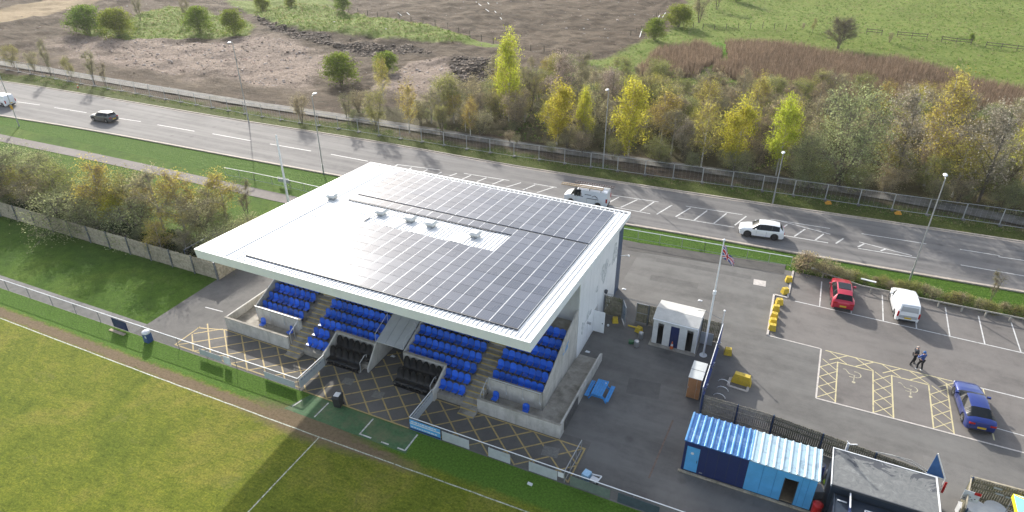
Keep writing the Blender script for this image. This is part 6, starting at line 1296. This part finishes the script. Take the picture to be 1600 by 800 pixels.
# picnic table
pc=thing('picnic_table','blue picnic table with fixed benches alone in the shaded yard','picnic table',(3.05,-3.35,0),R(0)); pc.scale=(1.12,1.12,1.05)
for i in range(5): mb=MB(); mb.box(-.37+i*.15,-.24+i*.15,-.8,.8,.72,.755); mb.build('table_plank',blue_t,pc)
for s in (-1,1):
    for i in range(2): mb=MB(); x=s*.68+i*.14-.07; mb.box(x-.062,x+.062,-.8,.8,.42,.455); mb.build('bench_plank',blue_t,pc)
    mb=MB(); y=s*.55; mb.bar((-.75,y,.39),(.75,y,.39),.04,.09); mb.bar((-.35,y,.69),(.35,y,.69),.04,.07); mb.bar((-.2,y+.03,.72),(-.6,y+.03,0),.045,.09); mb.bar((.2,y+.03,.72),(.6,y+.03,0),.045,.09); mb.build('end_frame',blue_t,pc)
mb=MB(); mb.lathe([(0,0),(.045,0),(.035,.1),(0,.1)],8); tag(mb.build('cup',whitep,None,(3.3,-2.75,.757)),'white cup left on the blue picnic table','cup')
# container building
ct=thing('container_unit','long container building, half navy and half sky blue, with a ribbed metal roof','container',(10.02,-7.86,0))
CL,CD,CH=7.78,2.62,2.62
def cbx(n,x0,x1,y0,y1,z0,z1,m,par=None): mb=MB(); mb.box(x0,x1,y0,y1,z0,z1); return mb.build(n,m,par or ct)
cbx('front_wall',0,3.88,0,.08,.12,CH,navy_p); cbx('front_wall',3.885,6.05,0,.08,.12,CH,sky_b); cbx('front_wall',6.05,6.78,0,.08,2.1,CH,sky_b); cbx('front_wall',6.78,CL,0,.08,.12,CH,sky_b)
cbx('end_wall',0,.08,.08,CD,.12,CH,navy_p); cbx('end_wall',CL-.08,CL,.08,CD,.12,CH,sky_b); cbx('rear_wall',.08,CL-.08,CD-.08,CD,.12,CH,navy_p); cbx('floor',.08,CL-.08,.08,CD-.08,.12,.18,mat('ply_floor',(.25,.19,.12),.8)); cbx('partition',5.6,5.65,.08,CD-.08,.18,CH-.05,dark_m)
dr=cbx('door',.18,.98,-.03,-.001,.2,2.25,sky_b); mb=MB(); mb.lathe([(0,0),(.1,.0),(.1,.012),(0,.012)],12,(.55,-.045,1.75),'y'); mb.build('sign',whitep,dr); cbx('handle',.88,.92,-.07,-.03,1.05,1.25,dark_m,dr)
for x in (1.45,2.1,2.75,3.4): cbx('wall_joint',x,x+.02,-.006,0,.2,CH-.1,dark_m)
for x in (4.75,5.5,6.98,7.35): cbx('wall_joint',x,x+.03,-.012,0,.2,CH-.1,mat('joint_blue',(.05,.24,.48),.5))
cbx('door_frame',6.02,6.06,-.03,.09,.18,2.12,dark_m); cbx('door_frame',6.77,6.81,-.03,.09,.18,2.12,dark_m); cbx('vent',1.15,1.35,-.02,0,.25,.33,gal_m)
for (y0,y1) in ((-.18,-.06),(CD+.02,CD+.12)): cbx('base_beam',-.15,CL+.1,y0,y1,0,.12,wood_g)
def roofmetal(name,c,c2):
    m,nt,bs=nodes_of(name); v=pos(nt); n=noise(nt,v,1.4,6,.75,1.2); f=ramp(nt,n.outputs[0],[(.5,(0,0,0)),(.62,(.8,)*3)]).outputs[0]; nt.links.new(mixc(nt,f,c,c2),bs.inputs['Base Color']); bs.inputs['Roughness'].default_value=.30; bs.inputs['Metallic'].default_value=.25; bs.inputs['Specular IOR Level'].default_value=.6; bump(nt,bs,noise(nt,v,2,3,.6).outputs[0],.3,.05); return m
rbl=roofmetal('roof_blue_metal',(.03,.12,.32),(.16,.28,.46)); rwh=roofmetal('roof_pale_metal',(.40,.55,.62),(.24,.32,.38))
for x0,x1,m,nr_ in ((-.06,3.9,rbl,10),(3.905,CL+.06,rwh,9)):
    cbx('roof_sheet',x0,x1,-.06,CD+.06,CH,CH+.05,m); mb=MB(); stp=(x1-x0)/nr_
    for i in range(nr_+1):
        x=min(x0+i*stp,x1-.09); mb.add([(x,-.06,CH+.05),(x+.16,-.06,CH+.05),(x+.16,CD+.06,CH+.05),(x,CD+.06,CH+.05),(x+.05,-.06,CH+.12),(x+.11,-.06,CH+.12),(x+.11,CD+.06,CH+.12),(x+.05,CD+.06,CH+.12)],[(4,5,6,7),(0,1,5,4),(1,2,6,5),(2,3,7,6),(3,0,4,7)])
    mb.build('roof_ribs',roofmetal('rib_blue',(.12,.32,.62),(.22,.4,.64)) if m is rbl else roofmetal('rib_pale',(.62,.74,.78),(.5,.6,.66)),ct)
for i,(x,y,l) in enumerate(((11.0,-4.3,'blue tarpaulin bundle behind the left end of the container'),(12.9,-4.1,'blue tarpaulin bundle behind the middle of the container'))):
    mb=MB(); mb.add([(-.9,-.35,0),(.9,-.35,0),(.9,.35,0),(-.9,.35,0),(-.8,-.2,.9),(-.1,-.25,1.05),(.8,-.2,.95),(.75,.25,.9),(0,.28,1.1),(-.8,.25,.95)],[(0,1,6,5,4),(1,2,7,6),(2,3,9,8,7),(3,0,4,9),(4,5,8,9),(5,6,7,8)]); tag(mb.build('tarpaulin',mat('tarp_blue',(.02,.05,.35),.5,.1,4),None,(x,y,0)),l,'tarpaulin')
# grey roofed cabin
gc=thing('cabin','dark cabin with a flat stained grey roof at the bottom of the photo','cabin',(18.45,-7.85,0))
def gbx(n,x0,x1,y0,y1,z0,z1,m,par=None): mb=MB(); mb.box(x0,x1,y0,y1,z0,z1); return mb.build(n,m,par or gc)
def feltm():
    m,nt,bs=nodes_of('stained_felt'); v=pos(nt); n=noise(nt,v,.55,7,.65,1.6); n2=noise(nt,v,2.2,6,.7,1.4); col=ramp(nt,n2.outputs[0],[(.35,(.12,.125,.125)),(.6,(.18,.185,.18)),(.72,(.26,.265,.26))]).outputs[0]
    sp=N(nt,'ShaderNodeSeparateXYZ'); nt.links.new(v,sp.inputs[0]); g=N(nt,'ShaderNodeMapRange'); nt.links.new(sp.outputs[1],g.inputs[0]); g.inputs[1].default_value=-6.4; g.inputs[2].default_value=-4.8; g.inputs[3].default_value=-.12; g.inputs[4].default_value=.12
    a=N(nt,'ShaderNodeMath',operation='ADD'); nt.links.new(n.outputs[0],a.inputs[0]); nt.links.new(g.outputs[0],a.inputs[1]); f=ramp(nt,a.outputs[0],[(.53,(0,0,0)),(.56,(1,1,1))]).outputs[0]; nt.links.new(mixc(nt,f,col,(.06,.065,.075)),bs.inputs['Base Color']); bs.inputs['Roughness'].default_value=.8; return m
gbx('roof',0,5.65,0,3.1,2.62,2.72,feltm()); 
for q in ((0,.06,-.02,3.12),(5.6,5.68,-.02,3.12)): gbx('roof_edge',q[0],q[1],q[2],q[3],2.60,2.76,rail_w)
gbx('roof_edge',.06,5.6,3.06,3.12,2.60,2.75,rail_w); gbx('roof_edge',.06,5.6,-.04,.02,2.60,2.75,dark_m)
cabm=mat('cabin_dark_blue',(.022,.035,.055),.5,.1,2); gbx('wall',.1,5.55,.1,3.0,.0,2.6,cabm)
gbx('porch_roof',.35,5.3,-2.6,-.05,2.0,2.1,cabm); gbx('porch_wall',.3,.36,-2.6,0,0,2.15,cabm); gbx('porch_wall',5.3,5.36,-2.6,0,0,2.15,cabm); gbx('porch_wall',1.1,1.16,-2.4,-.05,2.1,2.5,navy_p)
for a,b in (((1.95,-.7,2.2),(5.0,-.7,2.2)),((1.95,-2.6,2.2),(1.95,-.7,2.2)),((1.1,-.08,2.55),(1.1,-1.2,2.55)),((1.1,-1.2,2.2),(1.95,-1.2,2.2)),((.5,-.5,2.15),(1.0,-.5,2.15))): mb=MB(); mb.bar(a,b,.07,.05); mb.build('trim',rail_w,gc)
rbn=thing('red_bin','red cylindrical bin between the container and the cabin','bin',(18.15,-8.0,0)); mb=MB(); mb.lathe([(0,0),(.27,0),(.29,.95),(.0,.95)],18); mb.build('body',redp,rbn); mb=MB(); mb.lathe([(.31,.93),(.31,.98),(.2,1.06),(0,1.08)],18); mb.build('lid',redp,rbn)
bl=thing('blue_barrel','blue plastic barrel behind the right end of the container','barrel',(18.15,-4.6,0)); mb=MB(); mb.lathe([(0,0),(.28,0),(.31,.3),(.28,.32),(.31,.6),(.28,.9),(0,.9)],16); mb.build('body',mat('barrel_blue',(.015,.06,.32),.4),bl); mb=MB(); mb.lathe([(0,.9),(.26,.9),(.24,.95),(0,.95)],16); mb.build('lid',dark_m,bl)
def sack(label,x,y,z,m,s=.35):
    mb=MB(); mb.lathe([(0,0),(s*.8,.02),(s,s*.5),(s*.8,s),(s*.3,s*1.3),(0,s*1.32)],10); o=mb.build('sack',m,None,(x,y,z),random.random()*6,smooth=True); tag(o,label,'sack')
sack('lime green sack in the gap behind the container','18.6' and 18.75,-5.2,.0,mat('lime_sack',(.30,.48,.04),.7),.32); sack('white sack leaning on the cabin corner behind the container',18.95,-4.35,.0,mat('white_sack',(.55,.56,.57),.7),.4)
mb=MB(); mb.box(-.35,.35,-.3,.3,.0,.6); mb.box(-.37,.37,-.32,.32,.6,.64); tag(mb.build('grey_box',mat('grey_box_m',(.28,.30,.32),.6),None,(18.05,-6.4,0),R(25)),'grey box in the dark gap beside the container','box')
pp=thing('white_pipe','white branching pipe standing against the boarded fence behind the cabin','pipe',(*P(1297,712,0),0)); p_=P(1297,708,1.2); pp.location=(19.45,-3.25,0); mb=MB(); mb.tube([(0,0,0),(0,0,2.1)],.09,8); mb.tube([(0,0,1.7),(.12,0,2.05),(.5,0,2.2)],.04,6); mb.tube([(0,0,2.0),(-.1,0,2.25)],.03,6); mb.build('stem',rail_w,pp); mb=MB(); mb.lathe([(.11,0),(.11,.12)],8,(0,0,1.0)); mb.build('joint_ring',rail_w,pp)
mb=MB(); mb.tube([(21.0,-3.1,1.9),(22.0,-3.05,1.98),(23.2,-3.2,1.9),(23.9,-3.5,1.75),(24.1,-4.2,1.5),(24.15,-4.6,1.2)],.03,5); mb.tube([(21.6,-3.1,1.96),(23.0,-3.1,2.05),(24.1,-3.5,1.9),(24.4,-4.3,1.4)],.022,5); tag(mb.build('hose',mat('pale_hose',(.42,.42,.40),.6)),'pale hose draped along the fence behind the cabin','hose')
pn=thing('pennant','blue triangular pennant with pale edge on a short post by the cabin','pennant',(24.55,-3.9,0)); mb=MB(); mb.tube([(.25,0,0),(.25,0,2.05),(-.62,0,3.8)],.03,5); mb.build('pole',rail_w,pn); mb=MB(); mb.add([(-.75,0,2.1),(.2,0,2.02),(-.65,.0,3.75),(-.75,.02,2.1),(.2,.02,2.02),(-.65,.02,3.75)],[(0,1,2),(5,4,3),(0,3,4,1),(1,4,5,2),(2,5,3,0)]); mb.build('cloth',mat('pennant_blue',(.035,.11,.28),.7,.1,3),pn)
for a,b in (((-.78,0,2.08),(.22,0,2.0)),): mb=MB(); mb.bar(a,b,.03,.06); mb.build('hem',rail_w,pn)
mb=MB(); mb.box(-.06,.06,-.03,.03,1.0,1.9); o=mb.build('marker',redp,pn,(.35,-.1,0))
# seating area at the bottom right
def rtable(label,x,y,h=.74,r=.75):
    t=thing('round_table',label,'table',(x,y,0),0,'round white tables'); mb=MB(); mb.lathe([(0,h-.04),(r-.02,h-.04),(r,h-.02),(r,h),(0,h+.005)],28); mb.build('table_top',whitep,t)
    for k in range(4): a=R(45+90*k); mb=MB(); mb.tube([(r*.5*cos(a),r*.5*sin(a),h-.04),(r*.7*cos(a),r*.7*sin(a),0)],.02,5); mb.build('leg',gal_m,t)
p=P(1527,793,.74); rtable('round white table, the left one inside the boarded corner',p[0],p[1],.74,.6); p=P(1556,794,.74); rtable('round grey white table, the right one beside the yellow and blue gazebo',p[0],p[1],.72,.6)
sg=thing('notice_sign','square white notice with red corner on a post above the round tables','sign',(*P(1515,790,0),0)); sg.location=(P(1512,785,1.2)[0],P(1512,785,1.2)[1],0); mb=MB(); mb.tube([(0,0,0),(0,0,1.9)],.03,6); mb.build('post',rail_w,sg); mb=MB(); mb.box(-.42,.42,-.05,-.03,1.35,2.15); bd=mb.build('board',whitep,sg); mb=MB(); mb.box(.1,.44,-.056,-.05,1.95,2.17); mb.build('red_corner',redp,bd); mb=MB()
for k in range(5): mb.box(-.33+.13*k,-.25+.13*k,-.055,-.05,1.5+.09*(k%3),1.56+.09*(k%3))
mb.build('printed_marks',dark_m,bd)
mb=MB(); mb.box(-.3,.3,-.25,.25,0,.7); mb.box(-.32,.32,-.27,.27,.7,.74); tag(mb.build('white_box',mat('box_white',(.5,.51,.52),.6),None,(*P(1506,795,.5),0),R(5)),'white box at the left foot of the boarded corner','box')
for x,z_ in ((28.0,1.1),(28.55,1.05),(27.8,1.5)): mb=MB(); mb.box(-.22,.22,-.03,-.01,0,.12); mb.build('plaque',sign_g,bf_,(x,-2.85,z_))
gz=thing('gazebo','pop up gazebo with bright blue top and yellow edges at the bottom right corner','gazebo',(P(1584,772,2.2)[0]+1.7,P(1584,772,2.2)[1]-1.7,0)); gy=mat('gazebo_yellow',(.72,.62,.02),.6,.04,2); gbl=mat('gazebo_blue',(.12,.38,.68),.6,.04,2)
mb=MB(); mb.add([(-1.7,-1.7,2.2),(1.7,-1.7,2.2),(1.7,1.7,2.2),(-1.7,1.7,2.2),(0,0,3.1)],[(0,1,4),(1,2,4),(2,3,4),(3,0,4)]); mb.build('canopy',gbl,gz); mb=MB(); mb.box(-1.72,1.72,-1.73,-1.70,1.9,2.2); mb.box(-1.72,1.72,1.70,1.73,1.9,2.2); mb.box(-1.73,-1.70,-1.7,1.7,1.9,2.2); mb.box(1.70,1.73,-1.7,1.7,1.9,2.2); mb.build('valance',gy,gz)
for x in (-1.65,1.65):
    for y in (-1.65,1.65): mb=MB(); mb.tube([(x,y,0),(x,y,2.2)],.025,5); mb.build('leg',gal_m,gz); mb=MB(); mb.bar((x,y,2.21),(0,0,3.12),.1,.03); mb.build('hip_edge',gy,gz)
# bins and small things
wb_=thing('wheelie_bin','black wheelie bin with a white topped lid on the green turf','bin',(*P(530,634),0),R(10)); mb=MB(); mb.add([(-.24,-.28,.08),(.24,-.28,.08),(.24,.25,.08),(-.24,.25,.08),(-.29,-.36,.98),(.29,-.36,.98),(.29,.32,.98),(-.29,.32,.98)],[(0,3,2,1),(4,5,6,7),(0,1,5,4),(1,2,6,5),(2,3,7,6),(3,0,4,7)]); mb.build('body',plastic_m,wb_); mb=MB(); mb.add([(-.31,-.4,.98),(.31,-.4,.98),(.31,.36,1.0),(-.31,.36,1.0),(-.27,-.34,1.06),(.27,-.34,1.06),(.27,.3,1.1),(-.27,.3,1.1)],[(4,5,6,7),(0,1,5,4),(1,2,6,5),(2,3,7,6),(3,0,4,7)]); mb.build('lid',plastic_m,wb_); mb=MB(); mb.box(-.2,.2,-.25,.2,1.09,1.12); mb.build('lid_paper',whitep,wb_)
for x in (-.22,.22): mb=MB(); mb.lathe([(0,-.03),(.1,-.03),(.1,.03),(0,.03)],12,(x,.28,.1),'x'); mb.build('wheel',tyre_m,wb_)
lb=thing('litter_bin','blue litter bin with a white hooded top on the pitch railing','bin',(P(241,528)[0],vr(-32)-.3,0)); mb=MB(); mb.box(-.26,.26,-.24,.24,.02,.85); mb.build('body',mat('bin_blue',(.03,.08,.22),.5),lb); mb=MB(); mb.lathe([(.30,.85),(.34,.88),(.33,1.0),(.2,1.1),(0,1.13)],14); mb.build('hood',whitep,lb,smooth=True); mb=MB(); mb.box(.02,.2,-.25,-.241,.5,.72); mb.build('label_patch',whitep,lb)
lm=thing('line_marker','pale blue and white pitch line marking machine behind the railing','machine',(P(925,747,.9)[0]-.1,-11.55,0),R(-12)); mb=MB(); mb.box(-.55,-.1,-.25,.25,.35,1.0); mb.build('tank',mat('tank_blue',(.28,.48,.66),.4),lm); mb=MB(); mb.bar((-.1,-.25,.8),(.6,-.25,1.05),.06); mb.bar((-.1,.25,.8),(.6,.25,1.05),.06); mb.bar((.6,-.25,1.05),(.6,.25,1.05),.06); mb.build('handle',whitep,lm); mb=MB(); mb.box(-.0,.45,-.2,.2,.7,.8); mb.build('tray',whitep,lm)
for x in (-.4,.25):
    for y in (-.25,.25): mb=MB(); mb.lathe([(0,-.03),(.16,-.03),(.16,.03),(0,.03)],12,(x,y,.17),'y'); mb.build('wheel',tyre_m,lm)
p=P(828,757); mb=MB(); mb.box(-.16,.16,-.08,.08,0,.1); tag(mb.build('white_block',whitep,None,(p[0],p[1],0),R(-5)),'small white block lying on the pitch below the railing','block')
for lab,x,y in (('scrap of white paper on the asphalt behind the kiosk',975,452),('scrap of white paper near the kiosk roof',1094,470),('white ball beside the stand wall and fence',950,510),('scrap of white litter in the yard by the stand ramp',918,550),('scrap of white litter at the tunnel mouth',614,557)):
    p=P(x,y); mb=MB()
    if 'ball' in lab: mb.lathe([(0,0),(.08,.03),(.11,.11),(.08,.19),(0,.22)],12); nm='ball'
    else: mb.add([(-.2,-.12,.01),(.18,-.1,.02),(.2,.12,.01),(-.15,.14,.03),(0,0,.07)],[(0,1,4),(1,2,4),(2,3,4),(3,0,4)]); nm='litter'
    tag(mb.build(nm,whitep,None,(p[0],p[1],.01)),lab,nm)
# things behind the stand's left corner
en=thing('mesh_enclosure','dark mesh enclosure of posts and wire behind the left roof corner','fence'); 
for a,b in (((-38.8,.8),(-34.6,5.2)),((-34.6,5.2),(-30.5,4.0)),((-38.8,.8),(-38.9,-2.6))):
    mb=MB(); mb.bar((*a,2.0),(*b,2.0),.06); mb.build('rail',steel,en)
    for q in (a,b): mb=MB(); mb.tube([(*q,0),(*q,2.0)],.04,5); mb.build('post',bluepost,en)
    mb=MB(); mb.add([(*a,.05),(*b,.05),(*b,2),(*a,2)],[(0,1,2,3)]); mb.build('mesh_panel',mesh_mat('dark_mesh',(.05,.055,.06),.45),en)
wh=thing('white_canopy','white curved canopy with an upright cylinder, in the enclosure behind the roof corner','canopy',(-35.0,2.4,0),R(20)); mb=MB(); k=10
vs=[]; 
for i in range(k+1):
    t=i/k*2-1; 
    for y in (-.5,.5): vs.append((t*1.6,y,1.75-.25*t*t))
vs+=[(x,y,z_-.06) for x,y,z_ in vs]; n=2*(k+1); mb.add(vs,[(2*i,2*i+1,2*i+3,2*i+2) for i in range(k)]+[(n+2*i,n+2*i+2,n+2*i+3,n+2*i+1) for i in range(k)]); mb.build('curved_top',rail_w,wh); mb=MB(); mb.lathe([(0,0),(.16,0),(.16,.5),(0,.52)],12,(0,.1,1.7)); mb.build('cylinder',rail_w,wh)
for x in (-1.3,1.3): mb=MB(); mb.tube([(x,0,0),(x,0,1.6)],.04,5); mb.build('leg',gal_m,wh)
ft=thing('feather_flag','navy feather flag whose tip shows over the rear roof edge','flag',(*P(820,300,5.5),0)); 
mb=MB(); mb.tube([(0,0,0),(0,0,5.3),(.1,0,5.9)],.03,5); mb.build('pole',gal_m,ft); mb=MB(); mb.box(-.65,-.02,-.01,.01,1.5,5.6); mb.build('cloth',navy_p,ft)
# ---------------------------------------------------------------- thin air between here and the far fields
hm=bpy.data.materials.new('haze_air'); hm.use_nodes=True; nt=hm.node_tree; nt.nodes.clear(); ou=nt.nodes.new('ShaderNodeOutputMaterial'); pv=nt.nodes.new('ShaderNodeVolumePrincipled')
pv.inputs['Color'].default_value=(1,.985,.95,1); pv.inputs['Density'].default_value=.00013; pv.inputs['Anisotropy'].default_value=.35; nt.links.new(pv.outputs[0],ou.inputs['Volume'])
mb=MB(); mb.box(-3050,3050,-3050,3550,-2.7,42); hz=mb.build('haze',hm); hz['kind']='stuff'; hz['label']='thin pale haze in the air over the whole place'; hz['category']='haze'
